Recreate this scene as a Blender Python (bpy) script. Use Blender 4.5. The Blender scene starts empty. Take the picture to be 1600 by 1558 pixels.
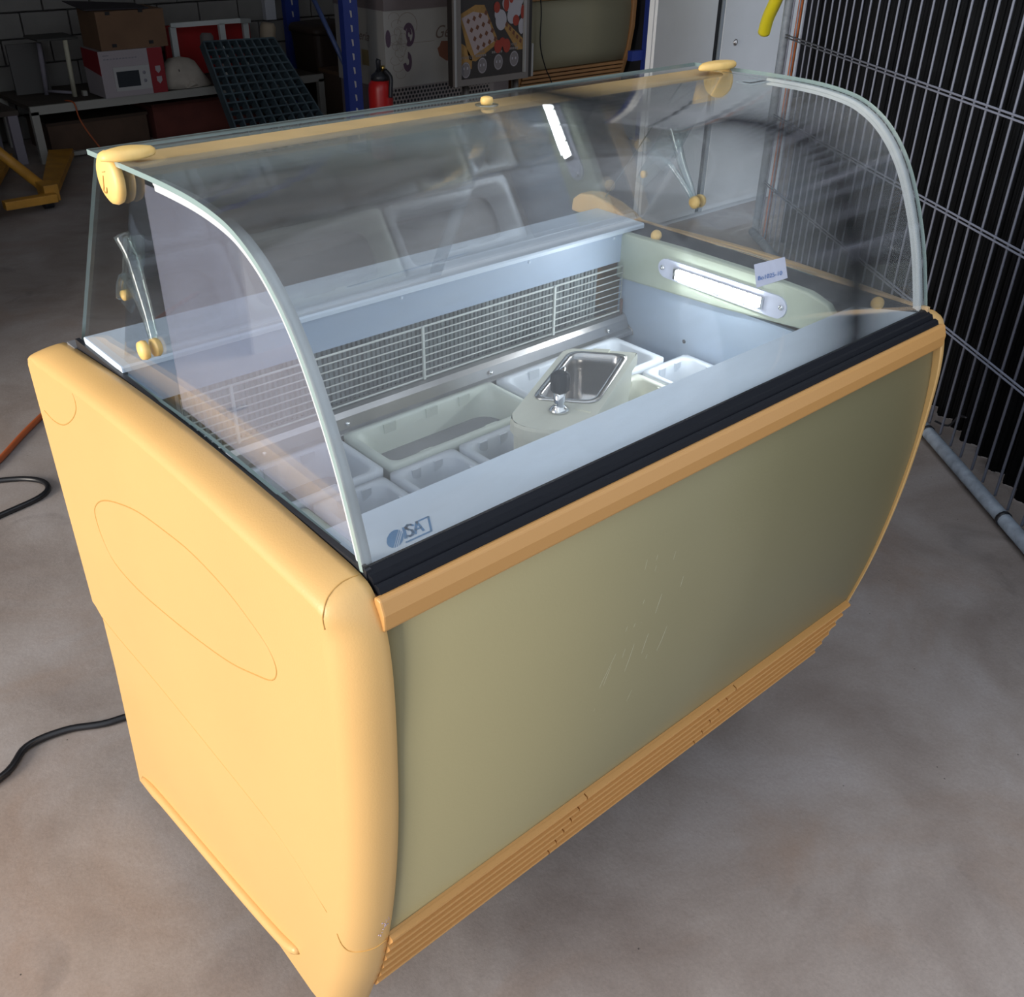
import bpy, math, random
from mathutils import Vector, Matrix
random.seed(7)
S = bpy.context.scene
COL = S.collection

# ------------------------------------------------------------------ camera
cam_d = bpy.data.cameras.new('camera')
cam = bpy.data.objects.new('camera', cam_d)
COL.objects.link(cam)
S.camera = cam
cam_d.sensor_fit = 'HORIZONTAL'
cam_d.sensor_width = 36.0
cam_d.lens = 34.344
cam_d.clip_start = 0.02
cam.matrix_world = Matrix(((0.74900398, 0.34446767, -0.5659815, -0.354),
                           (-0.6624181, 0.4073377, -0.62871159, 0.0),
                           (0.01397479, 0.84582387, 0.53327918, 1.6),
                           (0, 0, 0, 1)))

# ------------------------------------------------------------------ world + daylight
S.view_settings.view_transform = 'Standard'
S.view_settings.look = 'None'
S.view_settings.gamma = 1.0
S.view_settings.exposure = 0.0
S.view_settings.use_curve_mapping = False
S.cycles.max_bounces = 10
S.cycles.transparent_max_bounces = 24
S.cycles.diffuse_bounces = 4
S.cycles.glossy_bounces = 5
S.cycles.use_denoising = True
S.cycles.caustics_reflective = False
S.cycles.caustics_refractive = False
S.cycles.sample_clamp_indirect = 6.0

W = bpy.data.worlds.new('overcast_sky')
S.world = W
W.use_nodes = True
W.node_tree.nodes['Background'].inputs[0].default_value = (0.80, 0.88, 1.0, 1)
W.node_tree.nodes['Background'].inputs[1].default_value = 1.27


def area(name, loc, target, sx, sy, power, color):
    l = bpy.data.lights.new(name, 'AREA')
    l.shape = 'RECTANGLE'
    l.size, l.size_y = sx, sy
    l.energy, l.color = power, color
    o = bpy.data.objects.new(name, l)
    COL.objects.link(o)
    o.location = loc
    d = Vector(target) - Vector(loc)
    o.rotation_euler = d.to_track_quat('-Z', 'Y').to_euler()
    return o


# the hall stands open behind the photographer (sky); a second open door on the left lets in warmer light
area('daylight_side_door', (-4.95, 2.0, 1.7), (0, 1.4, 1.0), 2.2, 3.0, 400, (1.0, 0.92, 0.82))


# ------------------------------------------------------------------ materials
def nd(t, typ, **kw):
    n = t.nodes.new(typ)
    for k, v in kw.items():
        setattr(n, k, v)
    return n


def P(name, col, rough=0.5, metal=0.0, var=0.0, vscale=6.0, bump=0.0, bscale=80.0, spec=0.5, coat=0.0,
      emit=None, estr=0.0, alpha=1.0):
    m = bpy.data.materials.new(name)
    m.use_nodes = True
    t = m.node_tree
    b = t.nodes['Principled BSDF']
    c = (*col, 1)
    b.inputs['Base Color'].default_value = c
    b.inputs['Roughness'].default_value = rough
    b.inputs['Metallic'].default_value = metal
    b.inputs['Specular IOR Level'].default_value = spec
    b.inputs['Coat Weight'].default_value = coat
    b.inputs['Alpha'].default_value = alpha
    if emit:
        b.inputs['Emission Color'].default_value = (*emit, 1)
        b.inputs['Emission Strength'].default_value = estr
    if var or bump:
        tc = nd(t, 'ShaderNodeTexCoord')
    if var:
        n = nd(t, 'ShaderNodeTexNoise')
        n.inputs['Scale'].default_value = vscale
        n.inputs['Detail'].default_value = 5
        r = nd(t, 'ShaderNodeValToRGB')
        r.color_ramp.elements[0].position = .3
        r.color_ramp.elements[1].position = .7
        r.color_ramp.elements[0].color = (*[x * (1 - var) for x in col], 1)
        r.color_ramp.elements[1].color = (*[min(1, x * (1 + var * .6)) for x in col], 1)
        t.links.new(tc.outputs['Object'], n.inputs['Vector'])
        t.links.new(n.outputs['Fac'], r.inputs['Fac'])
        t.links.new(r.outputs['Color'], b.inputs['Base Color'])
    if bump:
        n2 = nd(t, 'ShaderNodeTexNoise')
        n2.inputs['Scale'].default_value = bscale
        n2.inputs['Detail'].default_value = 3
        bp = nd(t, 'ShaderNodeBump')
        bp.inputs['Strength'].default_value = bump
        bp.inputs['Distance'].default_value = .002
        t.links.new(tc.outputs['Object'], n2.inputs['Vector'])
        t.links.new(n2.outputs['Fac'], bp.inputs['Height'])
        t.links.new(bp.outputs['Normal'], b.inputs['Normal'])
    return m


def glass_mat(name, tint=(.93, .97, .96), f0=0.04, haze=0.0, hazecol=(.8, .85, .9), rough=0.0, streak=(2, 2, 2),
              ripple=0.0):
    m = bpy.data.materials.new(name)
    m.use_nodes = True
    t = m.node_tree
    t.nodes.clear()
    out = nd(t, 'ShaderNodeOutputMaterial')
    tr = nd(t, 'ShaderNodeBsdfTransparent')
    tr.inputs[0].default_value = (*tint, 1)
    gl = nd(t, 'ShaderNodeBsdfGlossy')
    gl.inputs['Roughness'].default_value = rough
    gl.inputs['Color'].default_value = (1, 1, 1, 1)
    lw = nd(t, 'ShaderNodeLayerWeight')
    lw.inputs[0].default_value = .5
    pw = nd(t, 'ShaderNodeMath', operation='POWER')
    pw.inputs[1].default_value = 5
    ma = nd(t, 'ShaderNodeMath', operation='MULTIPLY_ADD')
    ma.inputs[1].default_value = 1 - f0
    ma.inputs[2].default_value = f0
    mx = nd(t, 'ShaderNodeMixShader')
    L = t.links.new
    L(lw.outputs['Facing'], pw.inputs[0])
    L(pw.outputs[0], ma.inputs[0])
    L(ma.outputs[0], mx.inputs[0])
    L(tr.outputs[0], mx.inputs[1])
    L(gl.outputs[0], mx.inputs[2])
    tc = nd(t, 'ShaderNodeTexCoord')
    if ripple:
        n = nd(t, 'ShaderNodeTexNoise')
        n.inputs['Scale'].default_value = 9
        b = nd(t, 'ShaderNodeBump')
        b.inputs['Strength'].default_value = ripple
        b.inputs['Distance'].default_value = .01
        L(tc.outputs['Object'], n.inputs['Vector'])
        L(n.outputs['Fac'], b.inputs['Height'])
        L(b.outputs[0], gl.inputs['Normal'])
    last = mx
    if haze:
        df = nd(t, 'ShaderNodeBsdfDiffuse')
        df.inputs[0].default_value = (*hazecol, 1)
        tl = nd(t, 'ShaderNodeBsdfTranslucent')
        tl.inputs[0].default_value = (*hazecol, 1)
        m0 = nd(t, 'ShaderNodeMixShader')
        L(df.outputs[0], m0.inputs[1])
        L(tl.outputs[0], m0.inputs[2])
        mp = nd(t, 'ShaderNodeMapping')
        mp.inputs['Scale'].default_value = streak
        n = nd(t, 'ShaderNodeTexNoise')
        n.inputs['Scale'].default_value = 4
        n.inputs['Detail'].default_value = 6
        n.inputs['Roughness'].default_value = .65
        r = nd(t, 'ShaderNodeMapRange')
        r.inputs[1].default_value = .35
        r.inputs[2].default_value = .75
        r.inputs[3].default_value = haze * .3
        r.inputs[4].default_value = haze * 1.7
        L(tc.outputs['Object'], mp.inputs[0])
        L(mp.outputs[0], n.inputs['Vector'])
        L(n.outputs['Fac'], r.inputs[0])
        m2 = nd(t, 'ShaderNodeMixShader')
        L(r.outputs[0], m2.inputs[0])
        L(mx.outputs[0], m2.inputs[1])
        L(m0.outputs[0], m2.inputs[2])
        last = m2
    L(last.outputs[0], out.inputs[0])
    return m


def floor_mat():
    m = bpy.data.materials.new('stained_concrete')
    m.use_nodes = True
    t = m.node_tree
    b = t.nodes['Principled BSDF']
    L = t.links.new
    tc = nd(t, 'ShaderNodeTexCoord')

    def noise(sc, det=6, rough=.6, dist=0):
        n = nd(t, 'ShaderNodeTexNoise')
        n.inputs['Scale'].default_value = sc
        n.inputs['Detail'].default_value = det
        n.inputs['Roughness'].default_value = rough
        n.inputs['Distortion'].default_value = dist
        L(tc.outputs['Object'], n.inputs['Vector'])
        return n.outputs['Fac']

    def ramp(f, *st):
        r = nd(t, 'ShaderNodeValToRGB')
        e = r.color_ramp.elements
        e[0].position, e[0].color = st[0][0], (*st[0][1], 1)
        e[1].position, e[1].color = st[-1][0], (*st[-1][1], 1)
        for p, c in st[1:-1]:
            x = e.new(p)
            x.color = (*c, 1)
        L(f, r.inputs[0])
        return r.outputs[0]

    def mix(f, a, bb, mode='MIX'):
        n = nd(t, 'ShaderNodeMix', data_type='RGBA', blend_type=mode)
        if isinstance(f, float):
            n.inputs[0].default_value = f
        else:
            L(f, n.inputs[0])
        L(a, n.inputs[6])
        if isinstance(bb, tuple):
            n.inputs[7].default_value = (*bb, 1)
        else:
            L(bb, n.inputs[7])
        return n.outputs[2]
    base = ramp(noise(2.2, 8, .62, .4), (.3, (.225, .182, .160)), (.5, (.320, .275, .250)), (.72, (.41, .372, .360)))
    rust = ramp(noise(1.3, 6, .6, .8), (.50, (0, 0, 0)), (.72, (.85, .85, .85)))
    c = mix(rust, base, (.29, .205, .155))
    dark = ramp(noise(3.1, 4, .5, 1.0), (.63, (0, 0, 0)), (.74, (.6, .6, .6)))
    c = mix(dark, c, (.12, .105, .10))
    fine = ramp(noise(140, 4, .7), (.3, (.90, .90, .90)), (.7, (1.07, 1.07, 1.07)))
    c = mix(1.0, c, fine, 'MULTIPLY')
    v = nd(t, 'ShaderNodeTexVoronoi')
    v.inputs['Scale'].default_value = 16
    L(tc.outputs['Object'], v.inputs['Vector'])
    sp = ramp(v.outputs['Distance'], (.018, (1, 1, 1)), (.035, (0, 0, 0)))
    c = mix(sp, c, (.07, .06, .055))
    L(c, b.inputs['Base Color'])
    b.inputs['Roughness'].default_value = .62
    b.inputs['Specular IOR Level'].default_value = .35
    bp = nd(t, 'ShaderNodeBump')
    bp.inputs['Strength'].default_value = .22
    bp.inputs['Distance'].default_value = .004
    L(noise(45, 6, .65), bp.inputs['Height'])
    L(bp.outputs[0], b.inputs['Normal'])
    return m


def panel_mat():
    # pale olive laminate with faint scratches
    m = P('olive_laminate', (.285, .257, .143), .38, bump=.08, bscale=260)
    return m


M = {}
M['yellow'] = P('apricot_plastic', (.67, .410, .152), .42, var=.035, vscale=3, bump=.12, bscale=420)
M['yellow_seam'] = P('seam_yellow', (.52, .29, .075), .5)
M['yellow_cap'] = P('cap_yellow', (.92, .60, .20), .45, var=.08, vscale=60)
M['orange_strip'] = P('ochre_plastic', (.58, .30, .095), .4, bump=.08, bscale=300)
M['olive'] = panel_mat()
M['black'] = P('black_rubber', (.008, .009, .013), .55, spec=.18)
M['black_soft'] = P('black_plastic', (.016, .017, .022), .45)
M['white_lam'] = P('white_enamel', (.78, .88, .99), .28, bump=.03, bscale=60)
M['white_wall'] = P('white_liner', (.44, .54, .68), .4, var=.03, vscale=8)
M['pale_green'] = P('pale_green_plastic', (.50, .56, .45), .45)
M['cream'] = P('cream_plastic', (.72, .72, .60), .4)
M['tub_white'] = P('tub_polypropylene', (.74, .78, .83), .42)
M['tub_green'] = P('tub_pale_green', (.72, .77, .68), .42)
M['tub_floor'] = P('tank_bottom', (.12, .21, .42), .5)
M['steel'] = P('brushed_steel', (.52, .50, .49), .28, metal=1, bump=.1, bscale=90, var=.25, vscale=9)
M['chrome'] = P('chrome', (.8, .8, .8), .06, metal=1)
M['basin'] = P('basin_steel', (.50, .49, .48), .22, metal=1)
M['wire_white'] = P('white_coated_wire', (.72, .75, .70), .4)
M['fin'] = P('aluminium_fin', (.36, .40, .40), .45, metal=.5, var=.4, vscale=40)
M['dark'] = P('dark_void', (.012, .012, .014), .8)
M['body'] = P('galvanised_body', (.25, .25, .26), .5, metal=.4)
M['led'] = P('led_emitter', (1, 1, 1), .5, emit=(.92, .97, 1.0), estr=38)
M['led_plate'] = P('led_plate', (.66, .70, .86), .4)
M['logo'] = P('logo_blue', (.04, .22, .48), .5)
M['paper'] = P('paper', (.50, .52, .68), .8)
M['ink'] = P('blue_ink', (.03, .14, .45), .7)
M['curved_glass'] = glass_mat('front_curved_glass', (.982, .992, .990), .045, haze=.05, hazecol=(.75, .78, .80),
                              streak=(1.5, 7, 7), rough=.09)
M['side_glass'] = glass_mat('side_glass', (.98, .99, .99), .04, haze=.006)
M['rear_glass'] = glass_mat('rear_glass', (.84, .86, .88), .15, haze=.012, streak=(1, 6, 6))
M['film'] = glass_mat('milky_film', (.90, .91, .95), .02, haze=.20, hazecol=(.80, .80, .95), streak=(.1, .1, .1))
M['clear'] = glass_mat('clear_acrylic', (.86, .92, .92), .10, haze=.05, rough=.03)
M['glass_edge'] = P('glass_edge_green', (.30, .40, .39), .12, spec=.8)
M['gasket'] = P('translucent_gasket', (.62, .66, .68), .3)
M['floor'] = floor_mat()
M['block'] = P('painted_block', (.19, .18, .165), .8, var=.12, vscale=5, bump=.4, bscale=60)
M['mortar'] = P('mortar', (.10, .095, .09), .9)
M['ceil'] = P('roof_sheet', (.34, .36, .38), .7)
M['plaster'] = P('grey_plaster', (.33, .33, .33), .85, var=.1)


# ------------------------------------------------------------------ geometry helpers
class MB:
    def __init__(s):
        s.v, s.f, s.mi, s.sm = [], [], [], []

    def add(s, vs, fs, mi=0, sm=False):
        o = len(s.v)
        s.v += [tuple(v) for v in vs]
        for f in fs:
            s.f.append([i + o for i in f])
            s.mi.append(mi)
            s.sm.append(sm)
        return s

    def box(s, x0, x1, y0, y1, z0, z1, mi=0, M4=None):
        vs = [Vector((x, y, z)) for z in (z0, z1) for y in (y0, y1) for x in (x0, x1)]
        if M4 is not None:
            vs = [M4 @ v for v in vs]
        return s.add(vs, [(0, 2, 3, 1), (4, 5, 7, 6), (0, 1, 5, 4), (2, 6, 7, 3), (0, 4, 6, 2), (1, 3, 7, 5)], mi)

    def hexa(s, p):
        """eight corners: bottom ring then top ring"""
        return s.add(p, [(3, 2, 1, 0), (4, 5, 6, 7), (0, 1, 5, 4), (1, 2, 6, 5), (2, 3, 7, 6), (3, 0, 4, 7)])

    def prism(s, prof, a, b, axis='x', mi=0, M4=None, sm=False):
        """profile polygon swept between a and b on the axis"""
        n = len(prof)

        def mk(t, p):
            v = {'x': (t, p[0], p[1]), 'y': (p[0], t, p[1]), 'z': (p[0], p[1], t)}[axis]
            return M4 @ Vector(v) if M4 is not None else v
        vs = [mk(a, p) for p in prof] + [mk(b, p) for p in prof]
        o = len(s.v)
        s.add(vs, [tuple(range(n))[::-1], tuple(range(n, 2 * n))], mi)
        for i in range(n):
            j = (i + 1) % n
            s.f.append([o + i, o + j, o + n + j, o + n + i])
            s.mi.append(mi)
            s.sm.append(sm)
        return s

    def tube(s, pts, r, n=8, mi=0, closed=False, cap=True):
        pts = [Vector(p) for p in pts]
        k = len(pts)
        up = None
        rings = []
        for i, p in enumerate(pts):
            if closed:
                d = pts[(i + 1) % k] - pts[i - 1]
            else:
                d = pts[min(i + 1, k - 1)] - pts[max(i - 1, 0)]
            d.normalize()
            if up is None:
                up = d.orthogonal().normalized()
            else:
                up = (up - d * up.dot(d))
                up = up.normalized() if up.length > 1e-6 else d.orthogonal().normalized()
            w = d.cross(up)
            rr = r[i] if isinstance(r, (list, tuple)) else r
            rings.append([p + (up * math.cos(2 * math.pi * j / n) + w * math.sin(2 * math.pi * j / n)) * rr
                          for j in range(n)])
        vs = [v for q in rings for v in q]
        fs = []
        m = k if closed else k - 1
        for i in range(m):
            for j in range(n):
                a, b = i * n + j, i * n + (j + 1) % n
                c = ((i + 1) % k) * n
                fs.append((a, b, c + (j + 1) % n, c + j))
        if cap and not closed:
            fs += [tuple(range(n))[::-1], tuple(range((k - 1) * n, k * n))]
        return s.add(vs, fs, mi, True)

    def lathe(s, prof, n=20, M4=None, mi=0, sm=True):
        """(r, z) profile turned round local z"""
        vs, fs = [], []
        for r, z in prof:
            for j in range(n):
                a = 2 * math.pi * j / n
                v = Vector((r * math.cos(a), r * math.sin(a), z))
                vs.append(M4 @ v if M4 is not None else v)
        k = len(prof)
        for i in range(k - 1):
            for j in range(n):
                fs.append((i * n + j, i * n + (j + 1) % n, (i + 1) * n + (j + 1) % n, (i + 1) * n + j))
        fs += [tuple(range(n))[::-1], tuple(range((k - 1) * n, k * n))]
        return s.add(vs, fs, mi, sm)

    def loft(s, rings, mi=0, sm=True, caps=(True, True)):
        n = len(rings[0])
        vs = [v for r in rings for v in r]
        fs = []
        for i in range(len(rings) - 1):
            for j in range(n):
                fs.append((i * n + j, i * n + (j + 1) % n, (i + 1) * n + (j + 1) % n, (i + 1) * n + j))
        s.add(vs, fs, mi, sm)
        o = len(s.v) - len(vs)
        if caps[0]:
            s.f.append([o + i for i in range(n)][::-1]); s.mi.append(mi); s.sm.append(False)
        if caps[1]:
            s.f.append([o + (len(rings) - 1) * n + i for i in range(n)]); s.mi.append(mi); s.sm.append(False)
        return s

    def sheet(s, prof, a, b, th, mi=0, edge=None):
        """an open (y, z) profile given thickness th and swept in x: a bent pane"""
        pr = [Vector(p) for p in prof]
        inn = []
        for i, p in enumerate(pr):
            d = (pr[min(i + 1, len(pr) - 1)] - pr[max(i - 1, 0)]).normalized()
            inn.append(p + Vector((-d.y, d.x)) * th)
        n = len(pr)
        vs = [(a, p.x, p.y) for p in pr] + [(b, p.x, p.y) for p in pr] + [(a, p.x, p.y) for p in inn] + [(b, p.x, p.y) for p in inn]
        for i in range(n - 1):
            s.add([], [])
        o = len(s.v)
        s.v += vs
        e = mi if edge is None else edge
        for i in range(n - 1):
            s.f.append([o + i, o + n + i, o + n + i + 1, o + i + 1]); s.mi.append(mi); s.sm.append(True)
            s.f.append([o + 2 * n + i, o + 2 * n + i + 1, o + 3 * n + i + 1, o + 3 * n + i]); s.mi.append(mi); s.sm.append(True)
            s.f.append([o + i, o + i + 1, o + 2 * n + i + 1, o + 2 * n + i]); s.mi.append(e); s.sm.append(False)
            s.f.append([o + n + i, o + 3 * n + i, o + 3 * n + i + 1, o + n + i + 1]); s.mi.append(e); s.sm.append(False)
        s.f.append([o, o + 2 * n, o + 3 * n, o + n]); s.mi.append(e); s.sm.append(False)
        s.f.append([o + n - 1, o + 2 * n - 1, o + 4 * n - 1, o + 3 * n - 1]); s.mi.append(e); s.sm.append(False)
        return s

    def build(s, name, mats, parent=None, bevel=0.0):
        me = bpy.data.meshes.new(name)
        me.from_pydata(s.v, [], s.f)
        if not isinstance(mats, (list, tuple)):
            mats = [mats]
        for m in mats:
            me.materials.append(m)
        me.polygons.foreach_set('material_index', s.mi)
        me.polygons.foreach_set('use_smooth', s.sm)
        me.update()
        import bmesh
        bm = bmesh.new()
        bm.from_mesh(me)
        bmesh.ops.recalc_face_normals(bm, faces=bm.faces)
        bm.to_mesh(me)
        bm.free()
        o = bpy.data.objects.new(name, me)
        COL.objects.link(o)
        if bevel:
            b = o.modifiers.new('bevel', 'BEVEL')
            b.width = bevel
            b.segments = 2
            b.limit_method = 'ANGLE'
            b.angle_limit = math.radians(35)
        if parent:
            o.parent = parent
            o.matrix_parent_inverse = parent_world(parent).inverted()
        return o


def parent_world(p):
    m = p.matrix_basis.copy()
    if p.parent:
        m = parent_world(p.parent) @ p.matrix_parent_inverse @ m
    return m


def tag(o, label=None, cat=None, group=None, kind=None):
    if label: o['label'] = label
    if cat: o['category'] = cat
    if group: o['group'] = group
    if kind: o['kind'] = kind
    return o


def empty(name, loc, label, cat, group=None):
    o = bpy.data.objects.new(name, None)
    o.empty_display_size = .1
    o.location = loc
    COL.objects.link(o)
    return tag(o, label, cat, group)


def struct(o):
    o['kind'] = 'structure'
    return o


def copy_thing(src, dx, label):
    r = src.copy()
    COL.objects.link(r)
    r.location = Vector(src.location) + Vector(dx)
    r['label'] = label
    for ch in list(src.children):
        c = ch.copy()
        COL.objects.link(c)
        c.parent = r
        for g in ch.children:
            d = g.copy()
            COL.objects.link(d)
            d.parent = c
    return r


def rrect(x0, x1, y0, y1, r, n=5):
    pts = []
    for cx, cy, a0 in ((x1 - r, y1 - r, 0), (x0 + r, y1 - r, 90), (x0 + r, y0 + r, 180), (x1 - r, y0 + r, 270)):
        for i in range(n + 1):
            a = math.radians(a0 + 90 * i / n)
            pts.append((cx + r * math.cos(a), cy + r * math.sin(a)))
    return pts


def smooth(pts, sub=4, closed=False):
    out = []
    n = len(pts)
    rng = range(n) if closed else range(n - 1)
    for i in rng:
        g = (lambda k: Vector(pts[k % n])) if closed else (lambda k: Vector(pts[max(0, min(n - 1, k))]))
        p0, p1, p2, p3 = g(i - 1), g(i), g(i + 1), g(i + 2)
        for j in range(sub):
            t = j / sub
            out.append(.5 * ((2 * p1) + (p2 - p0) * t + (2 * p0 - 5 * p1 + 4 * p2 - p3) * t * t + (3 * p1 - p0 - 3 * p2 + p3) * t ** 3))
    if not closed:
        out.append(Vector(pts[-1]))
    return out


def text(name, body, size, frame, mat, parent, shear=0.0, extrude=.0004):
    c = bpy.data.curves.new(name, 'FONT')
    c.body = body
    c.size = size
    c.shear = shear
    c.extrude = extrude
    c.align_x = 'LEFT'
    tmp = bpy.data.objects.new(name + '_tmp', c)
    me = bpy.data.meshes.new_from_object(tmp)
    bpy.data.objects.remove(tmp)
    me.materials.clear()
    me.materials.append(mat)
    me.transform(frame)
    o = bpy.data.objects.new(name, me)
    COL.objects.link(o)
    o.parent = parent
    o.matrix_parent_inverse = parent_world(parent).inverted()
    return o


def frame(org, xd, yd):
    x, y = Vector(xd), Vector(yd)
    z = x.cross(y).normalized()
    return Matrix(((x.x, y.x, z.x, org[0]), (x.y, y.y, z.y, org[1]), (x.z, y.z, z.z, org[2]), (0, 0, 0, 1)))


def along(o, d):
    """matrix with local z on direction d at o"""
    return Matrix.Translation(o) @ Vector(d).to_track_quat('Z', 'Y').to_matrix().to_4x4()


# ------------------------------------------------------------------ the hall
struct(MB().box(-9, 10, -9, 7.96, -.1, 0).build('floor', M['floor']))
struct(MB().box(-5.15, 8.15, 1.9, 7.96, 4.2, 4.3).build('ceiling', M['ceil']))
struct(MB().box(-5, -1.15, 3.35, 3.45, 0, 4.2).build('wall_light_block', M['plaster']))  # added out of view: stops the side door light reaching the background
struct(MB().box(8, 8.15, 0.3, 7.96, 0, 4.2).build('wall_right', M['plaster']))
struct(MB().box(-5.15, -5, 3.1, 7.76, 0, 4.2).box(-5.15, -5, 1.9, 3.1, 3.3, 4.2).build('wall_left', M['plaster']))
struct(MB().box(-5, 8, 1.9, 2.1, 3.05, 4.2).build('trim_sky_block', M['plaster']))  # added unseen lintel that cuts the sky light falling on the back
wb = struct(MB().box(-5, 8, 7.76, 7.96, 0, 4.2).build('wall_back', M['mortar']))
# block courses of the back wall, each block a piece
BW, BH, J = .325, .162, .010
bm_ = MB().box(-BW / 2 + J / 2, BW / 2 - J / 2, -.03, .03, -BH / 2 + J / 2, BH / 2 - J / 2)
proto = None
for row in range(0, 9):
    for k in range(0, 13):
        x = 1.05 + k * BW + (BW / 2 if row % 2 else 0) + BW / 2
        z = row * BH + BH / 2
        if proto is None:
            proto = bm_.build('block', M['block'], wb, bevel=.004)
            b = proto
        else:
            b = proto.copy()
            COL.objects.link(b)
        b.location = (x, 7.745 + random.uniform(-.003, .003), z)
struct(wb)
o = MB()
for row in range(9, 25):
    for k in range(-18, 26):
        x = 1.05 + k * BW + (BW / 2 if row % 2 else 0)
        if x + BW < 8: o.box(x + J, x + BW, 7.72, 7.77, row * BH + J, (row + 1) * BH)
for row in range(0, 9):
    for k in list(range(-18, 0)) + list(range(13, 21)):
        x = 1.05 + k * BW + (BW / 2 if row % 2 else 0)
        o.box(x + J, x + BW, 7.72, 7.77, row * BH + J, (row + 1) * BH)
r_ = o.build('blockwork', M['block'], wb)
tag(r_, kind='stuff')
struct(MB().box(3.855, 3.945, 7.66, 7.71, .655, 3.2).build('trim_1', P('white_board', (.45, .45, .47), .6)))

# ------------------------------------------------------------------ the freezer
F = empty('gelato_display_freezer', (.59, 1.05, 0),
          'large display freezer with apricot end panels, olive front and curved glass canopy, nearest the camera', 'freezer')
W_ = 1.18

OUT = [(.752, .190), (.732, .248), (.703, .33), (.679, .42), (.657, .52), (.641, .62), (.630, .72), (.624, .82), (.622, .90), (.624, .95),
       (.631, .99), (.645, 1.015), (.668, 1.027), (.741, 1.032), (.87, 1.037), (1.024, 1.039), (1.213, 1.033), (1.376, 1.021),
       (1.44, 1.014), (1.472, 1.002), (1.487, .98), (1.487, .90), (1.487, .53), (1.470, .522), (1.450, .514), (1.456, .40),
       (1.497, .075), (1.494, .064), (1.43, .070), (1.30, .105), (1.116, .148), (.933, .176), (.83, .166), (.775, .160)]
fr = OUT[:21]
OUT_NEAR = [Vector(p) for p in smooth(fr, 3)] + [Vector(p) for p in OUT[21:]]
# the far panel is cut off level with the kick grille
OUT_FAR = [Vector(p) for p in smooth(OUT[1:21], 3)] + [Vector(p) for p in OUT[21:-2]] + [Vector((.84, .19)), Vector((.775, .225))]
OUTD = OUT_NEAR


def inset(pts, fn):
    out = []
    n = len(pts)
    for i, p in enumerate(pts):
        d = (pts[(i + 1) % n] - pts[i - 1]).normalized()
        nr = Vector((d.y, -d.x))            # inward for this winding
        out.append(p + nr * fn(p))
    return out


def rad(p):
    if p.y > .985:
        k = min(1, max(0, (p.y - .985) / .03))
        return .045 * (1 - k) + .024 * k if p.x < .9 else .024 * min(1, max(.25, (1.49 - p.x) / .05))
    if p.x < .8 and p.y > .175: return .045
    if p.x < .8: return .02
    return .006


def side_panel(mirror):
    X = (lambda x: W_ - x) if mirror else (lambda x: x)
    rings = []
    steps = [0, .12, .25, .4, .55, .7, .82, .92, 1]
    for t in steps:
        a = t * math.pi / 2
        q = inset(OUTD, lambda p: rad(p) * (1 - math.cos(a)))
        rings.append([(X(.05 * (1 - math.sin(a))), v.x, v.y) for v in q])
    m = MB().loft(rings)
    p = m.build('side_panel', M['yellow'], F)
    return p, X


def surf(X, i, a, lift=.0003):
    """a point on the rounded edge: profile vertex i, a = 0 at the inner lip, 90 on the flat face"""
    n = len(OUTD)
    a = math.radians(a)
    i0 = int(math.floor(i)); f = i - i0
    def one(k):
        p = OUTD[k % n]
        d = (OUTD[(k + 1) % n] - OUTD[(k - 1) % n]).normalized()
        nr = Vector((d.y, -d.x))
        r = rad(p) * (1 - math.cos(a))
        return p + nr * (r - lift * math.cos(a)), .05 * (1 - math.sin(a)) - lift * math.sin(a)
    (p0, x0), (p1, x1) = one(i0), one(i0 + 1)
    p = p0.lerp(p1, f)
    return (X(x0 + (x1 - x0) * f), p.x, p.y)


def seam(pts, X, par, closed=False, r=.0011, xx=.0002, name='seam'):
    q = smooth([(X(xx), a, b) for a, b in pts], 4, closed)
    return MB().tube(q, r, 5, closed=closed).build(name, M['yellow_seam'], par)


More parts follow.
